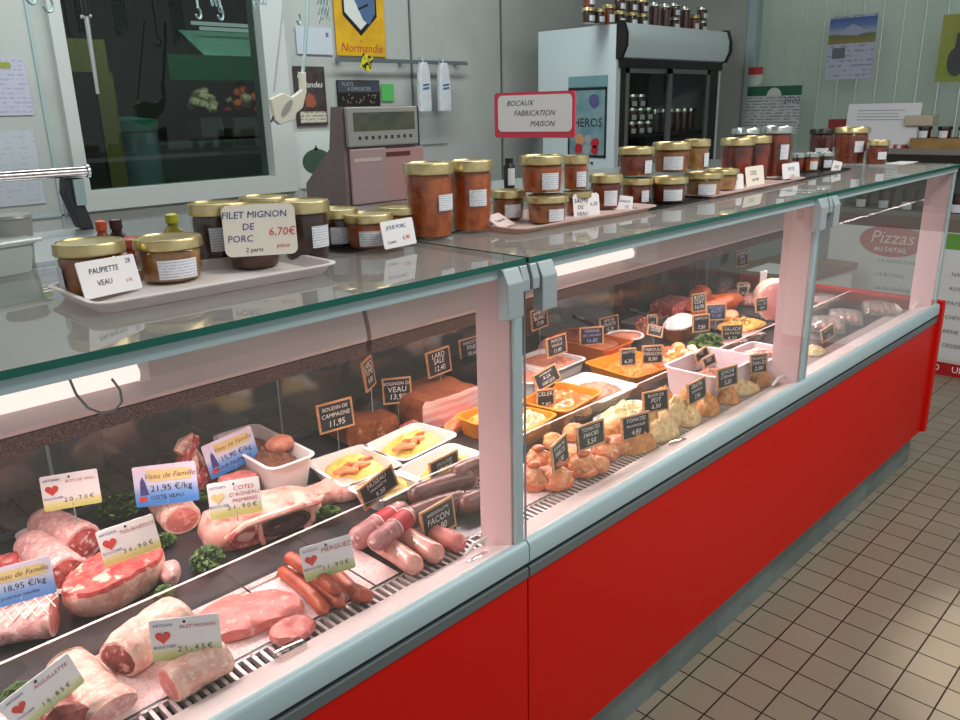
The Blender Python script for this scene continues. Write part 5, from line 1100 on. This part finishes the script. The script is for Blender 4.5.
t, ctr, w, d, rz = tub('orange_dish', 'orange dish of mushroom salad beside the champignons board', ((566, 412), (603, 391), (537, 392)), .055, 'odish', .016, fname='mushroom_salad', fmat='mush', flabel='orange mushroom salad in the orange dish', fz=.62, peak=.02, amp=.01, cat='dish')
tub('orange_dish', 'orange dish of cream coloured salad nearest the post', ((530, 432), (559, 414), (512, 415)), .05, 'odish', .012, fname='cream_salad', fmat='cream', flabel='cream salad in the orange dish nearest the post', fz=.72, peak=.022, amp=.012, cat='dish')
parsley(570, 420, .09, 'parsley bunch between the two orange dishes and the glass strip', 41, 0)
parsley(548, 403, .04, 'parsley sprig by the small board on the cream salad', 43, .05, 80)
t, ctr, w, d, rz = tub('white_dish', 'white oval dish of pink pate in the middle of the long module', ((604, 404), (643, 386), (582, 376)), .04, 'white', .018, fname='pink_pate', fmat='pinkpate', flabel='pink pate heaped in the white oval dish', fz=.5, peak=.026, cat='dish', p=2.4)
t, ctr, w, d, rz = tub('orange_dish', 'orange dish of grated carrots in the middle of the long module', ((634, 378), (680, 363), (606, 356)), .045, 'odish', .018, cat='dish')
b = heap_bm(w-.04, d-.04, .035, 4, .004, 80, p=2.4); scatter_bm(b, 500, w-.05, d-.05, .036, ('stick', .022, .0022), 6, 2, 2.4)
o = obj('grated_carrots', b, ['carrot', 'odish'], smooth=False, loc=(ctr.x, ctr.y, ZD+.014)); o.rotation_euler.z = rz; tag(o, 'bright orange grated carrots heaped in the orange dish', 'food', kind='stuff')
# colourful salad platter
q = at(684, 366, ZB); t = thing('salad_platter', 'red platter under the tomato and cauliflower salad', 'platter', (q.x+.0, q.y+.02, ZB)); obj('platter', tray_bm(.26, .20, .02, .015, .003, .06, .004), 'tdish', t)
R = random.Random(12)
for k in range(9):
    x, y = R.uniform(-.10, .10), R.uniform(-.06, .07); b = blob_bm(.026, .022, .022, k, .08, 20, 3); o = obj('tomato_piece', b, ['tomato', 'salmon', 'carrot'][k % 3], loc=(t.location.x+x, t.location.y+y, ZB+.006+.012*R.random())); o.rotation_euler.z = R.random()*6; tag(o, 'red or orange tomato piece in the mixed salad platter', 'food', 'tomato pieces in the salad')
for k in range(8):
    x, y = R.uniform(-.10, .10), R.uniform(-.07, .05); b = scatter_bm(blob_bm(.012, .012, .012, k, .2, 60, 2), 7, .034, .03, .018, ('ball', .008), k); o = obj('cauliflower_floret', b, 'cauli', loc=(t.location.x+x, t.location.y+y, ZB+.024+.01*R.random())); tag(o, 'cream cauliflower floret in the mixed salad platter', 'food', 'cauliflower florets in the salad')
o = food('coated_terrine', 'brown terrine with a white floury top, beyond the salad platter', 'food', 679, 338, 0, radial_bm(rf(.085, .05, 1, .05), [(.85, 0, 0), (.95, .02, 0), (1, .05, 0), (1.02, .056, 1), (.8, .074, 1), (.4, .088, 1), (.05, .09, 1)], 5, .06), ['crust', 'flour'])
food('glazed_roast', 'long orange glazed roast at the back of the long module', 'food', 715, 312, -8, blob_bm(.17, .06, .042, 5, .16, 14), 'roast')
food('glazed_roast', 'smaller orange roast end leaning behind the long roast', 'food', 694, 304, 10, blob_bm(.06, .05, .05, 8, .14, 16), 'roast', dy=.06)
q = at(716, 350, ZB); t = thing('green_salad', 'dark green salad beyond the cauliflower platter', 'salad', (q.x, q.y+.03, ZB)); obj('leaves', (lambda b: ([setattr(v.co, 'z', max(v.co.z, .001)) for v in b.verts], b)[1])(scatter_bm(heap_bm(.15, .12, .04, 3, .01, 50), 260, .16, .13, .05, ('leaf', .02), 9, 2)), ['green2', 'green'], t, False)
t, ctr, w, d, rz = tub('glass_dish', 'flat dish of yellow pasta salad before the ham', ((742, 335), (782, 322), (728, 318)), .012, 'deck', .006, cat='dish')
b = heap_bm(w-.05, d-.05, .02, 8, .006, 60); scatter_bm(b, 160, w-.08, d-.08, .022, ('stick', .024, .004), 3, 3)
o = obj('pasta_salad', b, ['yellow', 'crust', 'green2'], smooth=False, loc=(ctr.x, ctr.y, ZD+.006)); o.rotation_euler.z = rz; tag(o, 'yellow pasta salad with darker bits in the flat dish', 'food', kind='stuff')
# ham with its stand
q = at(787, 323, ZB); t = thing('cooked_ham', 'big round cooked ham with a pink cut face by the second post', 'meat', (q.x+.0, q.y+.05, ZB), math.radians(38))
b = B(); loops = []
for i in range(15):
    u = i/14; r = .080*math.sqrt(max(.02, 1-(max(0, u-.35)/.66)**2.4)); x = .02-.17*u
    loops.append([Vector((-x, math.cos(2*PI*k/30)*r, math.sin(2*PI*k/30)*r*1.02+.080)) for k in range(30)])
loops = loops[::-1]; c = Vector((loops[-1][0].x, 0, .080))
for s in (.9, .6, .2): loops.append([c+(v-c)*s for v in loops[-1 if s == .9 else -1]])
loft(b, loops, mis=[0]*14+[0]+[1]*2, capm=(0, 1)); obj('ham_body', b, ['fat', 'ham'], t)
q = aty(768, 281, .50); o = obj('ham_cloth', blob_bm(.018, .012, .045, 3, .3, 30, 3), 'paper', loc=(q.x, .56, ZB+.11)); tag(o, 'white cloth tip standing up behind the big ham', 'cloth'); o.location.z = ZB+.10
bpy.data.objects.remove(o)
q = aty(766, 300, .60); t = thing('ham_holder', 'white upright holder behind the big ham', 'holder', (q.x-.0, .62, ZB)); obj('holder_blade', bevel(bx(-.02, .02, -.008, .008, 0, .145), .004), 'white', t, False); obj('holder_base', bevel(bx(-.04, .04, -.04, .04, 0, .008), .003), 'white', t, False)
for k, (x, y, rz, lab) in enumerate(((735, 296, 10, 'flat packed meat lying at the back before the far boards'), (758, 303, 20, 'packed pink meat leaning behind the ham'), (706, 288, 0, 'dark packed meat at the far back by the roast'))): food('meat_pack', lab, 'packet', x, y, rz, bevel(bx(-.09, .09, -.04, .04, 0, .03), .008), 'pack', dy=.02*k)
# white tubs at the front right and grey packs
tub('white_tub', 'large white tub with tilted boards in it, in front of the green salad', ((713, 377), (756, 356), (691, 352)), .085, mat('tub_plastic', (226, 214, 222), rough=.35), .010, fname='pale_terrine', fmat='pinkpate', flabel='pale terrine low in the large white tub', fz=.3, peak=.01)
tub('white_tub', 'second white tub holding a pale loaf by the second post', ((764, 362), (792, 349), (738, 347)), .06, mat('tub_plastic_two', (226, 214, 222), rough=.35), .010, fname='pale_loaf', fmat='boudinw', flabel='pale loaf in the second white tub', fz=.6, peak=.024)
for k, (x, y, lab) in enumerate(((752, 352, 'grey vacuum packed meat behind the white tubs'), (770, 345, 'grey vacuum packed meat next to the second post'))): food('meat_pack', lab, 'packet', x, y, -20, bevel(bx(-.06, .06, -.03, .03, 0, .03), .009), 'pack', dy=.05)
for k, (x, y, rz, m, lab) in enumerate(((824, 327, 24, 'pack', 'packed sausages just past the second post'), (845, 320, 24, 'pack', 'clear pack of pink sausages in the middle of the end section'), (884, 311, 24, 'pack', 'pack of meat nearest the last post'), (836, 306, -6, 'pack', 'pack of meat at the back of the end section'))):
    q = at(x, y, ZB); t = thing('meat_pack', lab, 'packet', (q.x, q.y, ZB), math.radians(rz)); b = B()
    for j in range(4): pts, rr = sausage_pts((-.068, -.041+.0272*j, .0135), (.068, -.041+.0272*j, .0135), .003, .013, 8); tube(b, pts, rr, 8)
    obj('sausage_row', b, m, t); b = rrect(.17, .125, .02, 0); bb = B(); loft(bb, [rrect(.17, .125, .02, 0), rrect(.17, .125, .02, .002), rrect(.155, .118, .03, .026), rrect(.11, .085, .03, .034)]); obj('film', bb, 'film', t)
block('smoked_ham', 'dark red smoked meat block at the back beside the long glazed roast', ((672, 306), (692, 297), (655, 300)), .07, ['darkmeat', 'meat'], 15)
food('dried_sausage_coil', 'brown coiled sausage at the back between the floury terrine and the roast', 'sausage', 692, 322, 0, (lambda b: (tube(b, [((.03+.0035*i/3)*math.cos(i*.5), (.03+.0035*i/3)*math.sin(i*.5)*.8, .014) for i in range(26)], [.004]+[.013]*24+[.004], 10), b)[1])(B()), 'merguez', dy=.0, dx=.02)
for k, (x, y, lab) in enumerate(((728, 319, 'pink sliced meat fan before the long glazed roast'), )): food('sliced_meat', lab, 'food', x, y, 10*k, radial_bm(rf(.07, .04, k, .08), [(.9, 0, 0), (1, .006, 0), (.95, .02, 0), (.7, .03, 0), (.3, .036, 0), (.05, .036, 0)], k+4, .1), ['salmon', 'ham'][k])
food('pink_packet', 'white and pink paper packet lying between the packs and the last post', 'packet', 905, 304, 30, bevel(bx(-.05, .05, -.03, .03, 0, .022), .007), 'flour', dy=-.02)
for k, (x, y, lab) in enumerate(((600, 316, 'flat steel tray at the back behind the terracotta dish'),)):
    q = at(x, y, ZB); t = thing('steel_tray', lab, 'tray', (q.x, .80, ZB), 0); obj('tray_shell', tray_bm(.24, .09, .03, .008, .002, .02, .004), 'steel', t); obj('sliced_meat', heap_bm(.20, .06, .03, k+3, .01, 50), ['meat', 'salmon'][k], t, loc=(0, 0, .0035))
food('flat_bread', 'pale tart at the foot of the diamond tilted board', 'food', 812, 352, 0, heap_bm(.10, .08, .02, 4, .005, 60), 'cream')
# front row of the long module
k = 0
for px, py, rx, m, lab in ((538, 466, .034, 'stuffed', 'stuffed tomato at the post, upper one'), (534, 486, .038, 'stuffed', 'stuffed tomato at the post, lower one'), (556, 486, .040, 'stuffed', 'stuffed tomato at the grille beyond the edge-on board'), (583, 474, .038, 'stuffed', 'stuffed tomato under the first tomates board'), (574, 462, .03, 'bread', 'browned stuffed vegetable behind the front stuffed tomatoes'), (604, 458, .036, 'stuffed', 'stuffed tomato between the two tomates boards'), (606, 440, .032, 'bread', 'breaded ball behind the two tomates boards'), (548, 446, .03, 'bread', 'breaded ball beside the edge-on board'), (586, 420, .03, 'bread', 'breaded ball behind the first tomates board')):
    q = at(px, py, ZB); t = thing('stuffed_tomato' if m == 'stuffed' else 'breaded_ball', lab, 'food', (q.x, q.y, ZB), k, 'stuffed vegetables at the grille'); k += 1
    obj('filling' if m == 'stuffed' else 'crust', blob_bm(rx, rx*.95, rx*.75, k, .24, 44), m, t)
    if m == 'stuffed': obj('tomato_skin', blob_bm(rx*1.03, rx*.98, rx*.42, k+3, .06, 20), 'tomato', t); obj('cap_slice', blob_bm(rx*.45, rx*.42, rx*.2, k+5, .1, 30, 3), 'roast', t, loc=(0, 0, rx*1.28))
tub('foam_tray', 'low white tray of pale salad behind the tomates boards', ((612, 425), (652, 404), (590, 410)), .02, 'foam', .006, fname='pale_salad', fmat='cream', flabel='pale salad in the low tray behind the tomates boards', fz=.5, peak=.026, amp=.012, cat='tray')
for k, (px, py, w, d, h, m, lab) in enumerate(((636, 448, .11, .075, .05, 'bread', 'golden breaded cutlet under the second tomates board'), (662, 437, .12, .07, .045, 'shred', 'heap of grated cheese topping beside the rosti board'), (674, 420, .12, .08, .06, 'shred', 'pale cheese topped gratin behind the grille'), (655, 420, .07, .06, .03, 'bread', 'browned gratin piece under the rosti board'), (694, 422, .10, .065, .04, 'shred', 'cheese topped slice under the fifth grille board'), (716, 412, .11, .07, .04, 'bread', 'golden gratin slice at the grille before the white tub'), (740, 402, .11, .07, .036, 'bread', 'golden gratin slice under the board on the white tub'), (664, 403, .11, .06, .04, 'bread', 'flat browned pastry at the foot of the glass strip'))):
    food('gratin_piece' if m == 'bread' else 'cheese_gratin', lab, 'food', px, py, -20+10*k, heap_bm(w, d, h, k, .016, 60, p=2.6), m)
for k, (px, py, rx, m, lab) in enumerate(((570, 438, .034, 'bread', 'browned ball wedged between the edge-on board and the first tomates board'), (616, 452, .036, 'stuffed', 'stuffed piece at the foot of the second tomates board'), (622, 432, .034, 'bread', 'browned ball just behind the second tomates board'), (560, 470, .034, 'bread', 'browned ball in the middle of the stuffed tomatoes'), (598, 472, .030, 'stuffed', 'small stuffed piece at the grille below the tomates boards'))):
    q = at(px, py, ZB); tag(obj('breaded_ball', blob_bm(rx, rx*.9, rx*.72, k+30, .16, 42), m, loc=(q.x, q.y, ZB)), lab, 'food', 'stuffed vegetables at the grille')
for k, (px, py, w, d, h, m, lab) in enumerate(((756, 394, .10, .07, .03, 'shred', 'pale gratin slice under the board before the second white tub'), (772, 386, .09, .06, .03, 'bread', 'golden slice at the grille beside the second post'), (688, 404, .08, .05, .05, 'bread', 'browned gratin behind the fifth board, against the large white tub'), (640, 424, .11, .06, .045, 'cream', 'cream topped gratin between the second tomates board and the glass strip'))):
    food('gratin_piece', lab, 'food', px, py, -16, heap_bm(w, d, h, k+20, .01, 70, p=2.6), m)
liner('white paper under the gratin slices along the grille', -.36, .60, .150, .30)
for o in [o for o in COL.objects if o.name.startswith('foam_tray') and 'tomates' in o.get('label', '')]: pass
# ------------------------------------------------------------------ chalk boards on spikes
def slate(label, cx, cy, y, dx, dy, hp, lines, roll=0, lean=-.12, dyaw=None, ink='chalk', zfoot=None, wmax=.1):
    p, a, ro, w, h = card('', '', '', cx, cy, y, dx, dy, hp, lines, roll=roll, dyaw=dyaw)
    w = min(w, wmax); zf = ZB if zfoot is None else zfoot; zf = min(zf, p.z-h*.55)
    t = thing('price_board', label, 'price board', (p.x, p.y, zf), a, 'slate price boards'); T = put(p, a, ro, lean, zf)
    obj('board', box(B(), -w/2+.002, w/2-.002, -.0015, .0015, -h/2+.002, h/2-.002, 0, T), 'slate', t, False)
    b = B(); f = .0045
    for x0_, x1_, z0_, z1_ in ((-w/2, w/2, h/2-f, h/2), (-w/2, w/2, -h/2, -h/2+f), (-w/2, -w/2+f, -h/2+f, h/2-f), (w/2-f, w/2, -h/2+f, h/2-f)): box(b, x0_, x1_, -.003, .003, z0_, z1_, 0, T)
    obj('frame', b, 'wood', t, False)
    foot = T @ Vector((0, 0, -h/2)); obj('spike', tube(B(), [(foot.x, foot.y, max(foot.z, .004)), (foot.x, foot.y, 0)], .0012, 6), 'satin', t)
    write(t, T, lines, w, h, -.0022, ink); return t
def L3(a, b_='', c='', d=''):
    out = []
    for s, z in ((a, .27), (b_, .04), (c, -.24)):
        if s: out.append((s, min(.29, 1.6/max(5, len(s))), 0, z, None, C))
    return out
slate('slate board reading boudin de campagne beside the deep white tub', 335.5, 415.5, .70, 36, -10, 28, L3('BOUDIN DE', 'CAMPAGNE', '11,95'))
slate('slate board reading rognon de veau standing on the brown pate slab', 397, 390.5, .74, 29, -3, 25, L3('ROGNON DE', 'VEAU', '13,90'))
slate('slate board seen nearly edge on, behind the boudin board', 368.5, 373.5, .76, 9, -9, 29, L3('LARD', 'FUME', '9,80'))
slate('slate board standing on the pork belly block', 438.5, 362, .74, 24, -9, 25, L3('LARD', 'SALE', '12,40'))
slate('slate board at the back next to the pale post, above the red packet', 471, 348, .82, 30, -9, 21, L3('PANCETTA', 'FINE', '18,60'))
slate('tilted slate board reading museau vinaigrette by the potato trays', 378, 487, .345, 37, -28, 23, L3('MUSEAU', 'VINAIGRETTE', '9,20'), roll=14)
slate('slate board reading saucisse seche behind the glass strip', 444.5, 469, .362, 32, -17, 25, L3('SAUCISSE', 'SECHE', '18,90'))
slate('slate board reading andouillette above the pale sausages', 438, 519.5, .20, 35, -21, 30, L3('ANDOUILLETTE', 'FACON', '15,80'))
slate('slate board cut off by the pale post, above the dark sausages', 480, 477, .29, 26, -5, 28, L3('BOUDIN', 'NOIR', '10,50'))
slate('slate board standing at the near back corner of the long module', 539, 318.5, .80, 16, -6, 20, L3('JAMBON', 'BLANC', '17,90'))
slate('slate board reading pate de volaille on the shallow white tub', 556.5, 345.5, .66, 20, -7, 19, L3('PATE DE', 'VOLAILLE', '11,40'))
slate('slate board with blue writing before the brown terrine loaf', 591.5, 336, .68, 24, -2, 18, L3('TERRINE', 'DE CANARD', '16,80'), ink='bluechalk')
slate('slate board standing behind the blue written board', 609, 325, .77, 23, -6, 17, L3('PATE EN', 'CROUTE', '15,20'))
slate('slate board reading champignons a la grecque, tilted by the post', 546.5, 377.5, .50, 25, -14, 17, L3('CHAMPIGNONS', 'A LA', 'GRECQUE'), roll=10, lean=-.35)
slate('small slate board standing in the cream salad', 545.5, 399.5, .44, 18.5, -2, 20, L3('CELERI', '', '7,80'))
slate('small slate board at the grated carrots, the nearer of two', 628, 357, .42, 16, -1.5, 17, L3('CAROTTES', '', '6,20'))
slate('slate board at the grated carrots, the farther of two', 652.5, 354.5, .41, 21, -1, 18, L3('TABOULE', 'MAISON', '8,80'))
slate('slate board lying back above the tomato salad', 655, 331, .58, 15, 1, 11, L3('SALADE', 'NICOISE'), roll=-16, lean=-.5, dyaw=-40)
slate('tiny slate board beside the white floury terrine', 652, 320, .68, 10, -1, 11, L3('TETE', '', '9,5'))
slate('slate board before the glazed roast, the first past the floury terrine', 698.5, 302.5, .62, 14, -2, 18, L3('ROTI', 'CUIT', '16,90'))
slate('slate board right of the first roast board, before the long roast', 716, 312, .54, 20, -1, 16, L3('POULET', 'ROTI', '11,50'), ink='bluechalk')
slate('slate board standing over the green salad', 701, 323, .50, 17, -2, 17, L3('LENTILLES', '', '7,50'))
slate('slate board before the yellow pasta salad', 732, 334, .40, 21, -1, 18, L3('SALADE', 'DE PATES', '8,20'))
slate('slate board hanging high at the far back of the case', 742, 258, .82, 12, -2.5, 16, L3('JAMBON', 'CRU', '22,0'), zfoot=.80)
slate('slate board standing among the packed meat at the back', 743, 290, .70, 10, -1, 15, L3('MAGRET', '', '19,0'))
slate('slate board leaning against the big cooked ham', 761.5, 304.5, .40, 12, -2, 14, L3('JAMBON', 'A L OS', '18,9'))
slate('tilted slate board stuck in the large white tub, rear one', 701.5, 354.5, .30, 13, -9, 9, L3('FROMAGE', 'TETE'), roll=14, lean=-.3)
slate('tilted slate board stuck in the large white tub, front one', 709, 361, .27, 13, -6, 10, L3('PIEDS', 'PORC'), roll=10, lean=-.3)
slate('small slate board half hidden by the second post', 774, 352, .26, 10, -1, 14, L3('GELEE', '', '6,0'))
slate('diamond tilted slate board just past the second post', 827.5, 333, .17, 13, -8, 13, L3('RILLONS', '', '14,0'), roll=14)
slate('slate board seen nearly edge on among the stuffed tomatoes', 559.5, 453, .165, 15, -15, 26, L3('POIVRONS', 'FARCIS', '5,90'))
slate('first slate board reading tomates farcies', 590.5, 435, .15, 27, -10, 24, L3('TOMATES', 'FARCIES', '5,50'))
slate('second slate board reading tomates provencales', 635.5, 426, .14, 28, -7.5, 23, L3('TOMATES', 'PROVENCALES', '4,80'))
slate('slate board reading rosti de pdt behind the tomates boards', 655.5, 401, .19, 25.5, -5, 21, L3('ROSTI DE', 'PDT', '6,50'))
slate('slate board standing fifth along the grille before the cheese heap', 696.5, 391, .15, 19.5, -10, 21, L3('GRATIN', 'DAUPHINOIS', '7,90'))
slate('slate board standing against the front of the large white tub', 727, 377, .125, 20.5, -6, 20, L3('QUICHE', 'LORRAINE', '3,20'))
slate('slate board on a spike before the second white tub', 758.5, 363.5, .13, 17, -2, 19, L3('FRIANDS', 'CHAUDS', '2,80'))
# ------------------------------------------------------------------ printed butcher cards
M['artisan'] = ramp_z('artisan_card', [(0, (206, 204, 120)), (.14, (222, 220, 160)), (.24, (236, 236, 232)), (1, (240, 240, 240))], -.03, .035, .45)
M['artisanw'] = ramp_z('artisan_green_card', [(0, (168, 188, 118)), (.2, (206, 214, 172)), (.34, (226, 228, 230)), (1, (228, 230, 236))], -.03, .03, .45)
M['veaucard'] = ramp_z('veau_card', [(0, (66, 132, 206)), (.3, (120, 166, 224)), (.55, (206, 212, 236)), (1, (226, 214, 232))], -.035, .035, .45)
M['heart'] = mat('heart_red', (196, 56, 46), rough=.5); M['goldprint'] = mat('gold_print', (226, 206, 142), rough=.5); M['brownink'] = mat('brown_ink', (128, 76, 48), rough=.6); M['violet'] = mat('violet_print', (66, 66, 128), rough=.5)
def settle(o, y0=.3435, y1=.3365):
    pass
def butcher(label, cx, cy, y, dx, dy, hp, kind, name, price, roll=0, lean=-.14, sub='', hm='heart', dyaw=None):
    p, a, ro, w, h = card('', '', '', cx, cy, y, dx, dy, hp, [], roll=roll, dyaw=dyaw); zf = min(ZB, p.z-h*.6)
    t = thing('price_card', label, 'price card', (p.x, p.y, zf), a, 'printed butcher cards'); T = put(p, a, ro, lean, zf)
    foot = T @ Vector((0, 0, -h/2)); obj('spike', tube(B(), [(foot.x, foot.y+.001, max(foot.z+.01, .006)), (foot.x, foot.y+.001, 0)], .0012, 6), 'satin', t)
    m = {'v': 'veaucard', 'a': 'artisan', 'g': 'artisanw'}[kind]
    o = obj('card', rcard_bm(w, h, .004, .0012, Matrix.Identity(4)), m, t, False); o.matrix_local = T
    if kind == 'v':
        b = B(); vs = [b.verts.new(T @ Vector((x*w, -.0012, z*h))) for x, z in ((-.30, .40), (.40, .36), (.42, .08), (-.26, .10))]; b.faces.new(vs); obj('gold_patch', b, 'goldprint', t, False)
        b = B(); text_bm(b, name, h*.185, .07*w, .23*h, -.0018, T, shear=.35); obj('lettering', b, 'brownink', t, False)
        b = B(); vs = [b.verts.new(T @ Vector((x*w, -.0012, z*h))) for x, z in ((-.42, -.22), (-.40, .12), (-.36, .25), (-.32, .10), (-.28, -.22))]; b.faces.new(vs); obj('figure_print', b, 'violet', t, False)
        b = B(); vs = [b.verts.new(T @ Vector((x*w, -.0012, z*h))) for x, z in ((-.44, -.38), (-.32, -.36), (-.32, -.26), (-.43, -.24))]; b.faces.new(vs); obj('red_mark', b, 'heart', t, False)
        b = B(); text_bm(b, price, h*.22, .08*w, -.08*h, -.0018, T, bold=.0004); text_bm(b, sub, h*.14, .0, -.30*h, -.0018, T, bold=.0003); obj('lettering', b, 'ink', t, False)
    else:
        b = B(); heart_bm(b, h*.34, -.32*w, .08*h, -.0014, T); obj('heart', b, hm if isinstance(hm, str) else hm, t, False)
        b = B(); text_bm(b, 'ARTISAN', h*.105, -.31*w, .36*h, -.0014, T, bold=.0002); text_bm(b, 'BOUCHER', h*.105, -.31*w, -.16*h, -.0014, T, bold=.0002); obj('lettering', b, 'blueink', t, False)
        b = B(); n = name.split('|')
        for i, s in enumerate(n): text_bm(b, s, min(h*.19, w*.92/max(7, len(s))), .18*w, (.27-.17*i)*h, -.0014, T, shear=.15, bold=.0001)
        obj('lettering', b, 'redtext', t, False)
        b = B(); text_bm(b, ' '.join(price.replace(' ', '')), h*.18, .12*w, -.25*h, -.0014, T, bold=.0003)
        vs = [b.verts.new(T @ Vector((x, -.0014, .4*h+z))) for x, z in [(.0024*math.cos(k), .0024*math.sin(k)) for k in [2*PI*i/12 for i in range(12)]]]; b.faces.new(vs); obj('lettering', b, 'ink', t, False)
butcher('white heart card with a yellow hem above the rolled veal roasts', 71, 490, .665, 57.6, -9.6, 33, 'a', 'ROTI DE VEAU', '20,70 €')
butcher('blue and gold veau card above the parsley, reading cote veau', 166, 484, .62, 63, -7.7, 38, 'v', 'Veau de Famille', '21,95 €/kg', sub='COTE VEAU')
butcher('blue and gold veau card tilted before the deep white tub', 231, 452, .70, 49, -22.5, 33, 'v', 'Veau de Famille', '15,90 €/kg', sub='POUR PAUPIETTE', roll=7)
butcher('white heart card standing on the lamb rack, reading agneau', 235, 498, .47, 52, -9, 34, 'a', 'COTES|D\'AGNEAU|PREMIERES', '21,90 €', hm='goldprint')
butcher('white heart card stuck in the big beef joint', 129, 540, .46, 57, -19.5, 34, 'a', 'TOURNEDOS', '36,90 €', roll=5)
butcher('blue and gold veau card over the netted roast, at the near end', 18, 583, .47, 72, -19, 36, 'v', 'Veau de Famille', '18,95 €/kg', sub='poitrine roulée')
butcher('white heart card reading merguez over the brown sausages', 328, 558, .19, 51, -15, 32, 'g', 'MERGUEZ', '11,90 €', roll=3)
butcher('pale heart card standing before the two pork pieces', 186, 637.5, .165, 70, -8.5, 38, 'g', 'FILET MIGNON', '21,45 €')
butcher('tilted heart card reading aiguillette in the near corner', 43, 693, .20, 69.5, -52, 34, 'g', 'AIGUILLETTE', '16,85 €', roll=14)
# ------------------------------------------------------------------ keep things clear of the glass strip and the sliding doors
def meshes(o):
    out = []
    for c in [o]+list(o.children):
        if c.type == 'MESH': out.append(c)
        out += [g for g in c.children if g.type == 'MESH' and c is not o]
    return out
bpy.context.view_layer.update()
for o in [o for o in COL.objects if o.parent is None and o.get('category') and o.get('kind') != 'structure']:
    n = o.name.split('.')[0]
    if n in ('display_counter', 'price_board', 'price_card', 'serving_knife'): continue
    vs = [c.matrix_world @ v.co for c in meshes(o) for v in c.data.vertices]
    if not vs or min(v.z for v in vs) < ZD-.01 or max(v.z for v in vs) > .98: continue
    a, b_ = min(v.y for v in vs), max(v.y for v in vs); x1 = max(v.x for v in vs); x0 = min(v.x for v in vs)
    if a < .107 and b_ < .6:
        o.location.y += .107-a; b_ += .107-a; a = .107
    if a < .345 and b_ > .335 and b_ < .8:
        up, dn = .346-a, b_-.334
        d = up if (up < dn or a-dn < .11) else -dn
        if abs(d) > .02: print('SHIFT', o.name, o['label'][:40], round(d, 3))
        o.location.y += d; a += d; b_ += d
    if b_ > .858:
        d = .856-b_
        if abs(d) > .02: print('BACK', o.name, o['label'][:40], round(d, 3))
        o.location.y += d
    if x1 > XE-.015: o.location.x -= x1-XE+.015
    xj = XJ
# ------------------------------------------------------------------ light
def area(name, loc, rot, sx, sy, power, col=(1, 1, 1), spread=None):
    l = bpy.data.lights.new(name, 'AREA'); l.shape = 'RECTANGLE'; l.size = sx; l.size_y = sy; l.energy = power; l.color = col
    if spread: l.spread = spread
    o = link(bpy.data.objects.new(name, l)); o.location = loc; o.rotation_euler = rot; return o
PK = (1.0, .80, .78)
# the case lamps: one row along the canopy edge, an unseen one added under it to brighten the rear food
area('case_lamp_near', ((-2.6+XJ)/2, .475, .975), (math.radians(-34), 0, 0), 2.0, .03, 12, PK)
area('case_lamp_far', ((XJ+XE)/2, .475, .975), (math.radians(-34), 0, 0), 2.4, .03, 15, PK)
area('rear_fill_near', ((-2.6+XJ)/2, .62, .985), (0, 0, 0), 2.0, .03, 14, PK)
area('rear_fill_far', ((XJ+XE)/2, .62, .985), (0, 0, 0), 2.4, .03, 22, PK)
# room: unseen overhead fills added to brighten it, daylight
area('aisle_fill', (.2, 1.7, 2.78), (0, 0, 0), 3.6, .3, 46, (.92, 1, .97))
area('front_fill', (.8, -1.0, 2.78), (0, 0, 0), 3.0, .4, 62, (1, .97, .93))
area('storeroom_fill', (.9, 3.1, 2.7), (math.radians(25), 0, 0), 2.0, .5, 70, (.85, 1, .96))  # unseen fill, added to light the things behind the window
area('blind_daylight', (XR+.75, -.2, 2.75), (0, math.radians(62), 0), .7, 4.2, 44, (.95, 1, .97))
l = bpy.data.lights.new('sun_patch_spot', 'SPOT'); l.energy = 420; l.spot_size = math.radians(27); l.spot_blend = .45; l.shadow_soft_size = .05; l.color = (1, .90, .82)  # unseen spot, added to make the sunlit patch on the floor
o = link(bpy.data.objects.new('sun_patch_spot', l)); o.location = (1.6, -1.5, 2.7); tgt = Vector((.9, -1.0, 0)); o.rotation_euler = (tgt-o.location).to_track_quat('-Z', 'Y').to_euler()
W = bpy.data.worlds.new('world'); S.world = W; W.use_nodes = True; bg = W.node_tree.nodes['Background']; bg.inputs[0].default_value = (.85, .89, .90, 1); bg.inputs[1].default_value = .62
S.view_settings.view_transform = 'Standard'; S.view_settings.look = 'None'; S.view_settings.exposure = 0; S.view_settings.gamma = 1; S.view_settings.use_curve_mapping = False
S.cycles.use_denoising = True; S.cycles.max_bounces = 10; S.cycles.transparent_max_bounces = 24; S.cycles.sample_clamp_indirect = 6; S.cycles.caustics_reflective = False; S.cycles.caustics_refractive = False
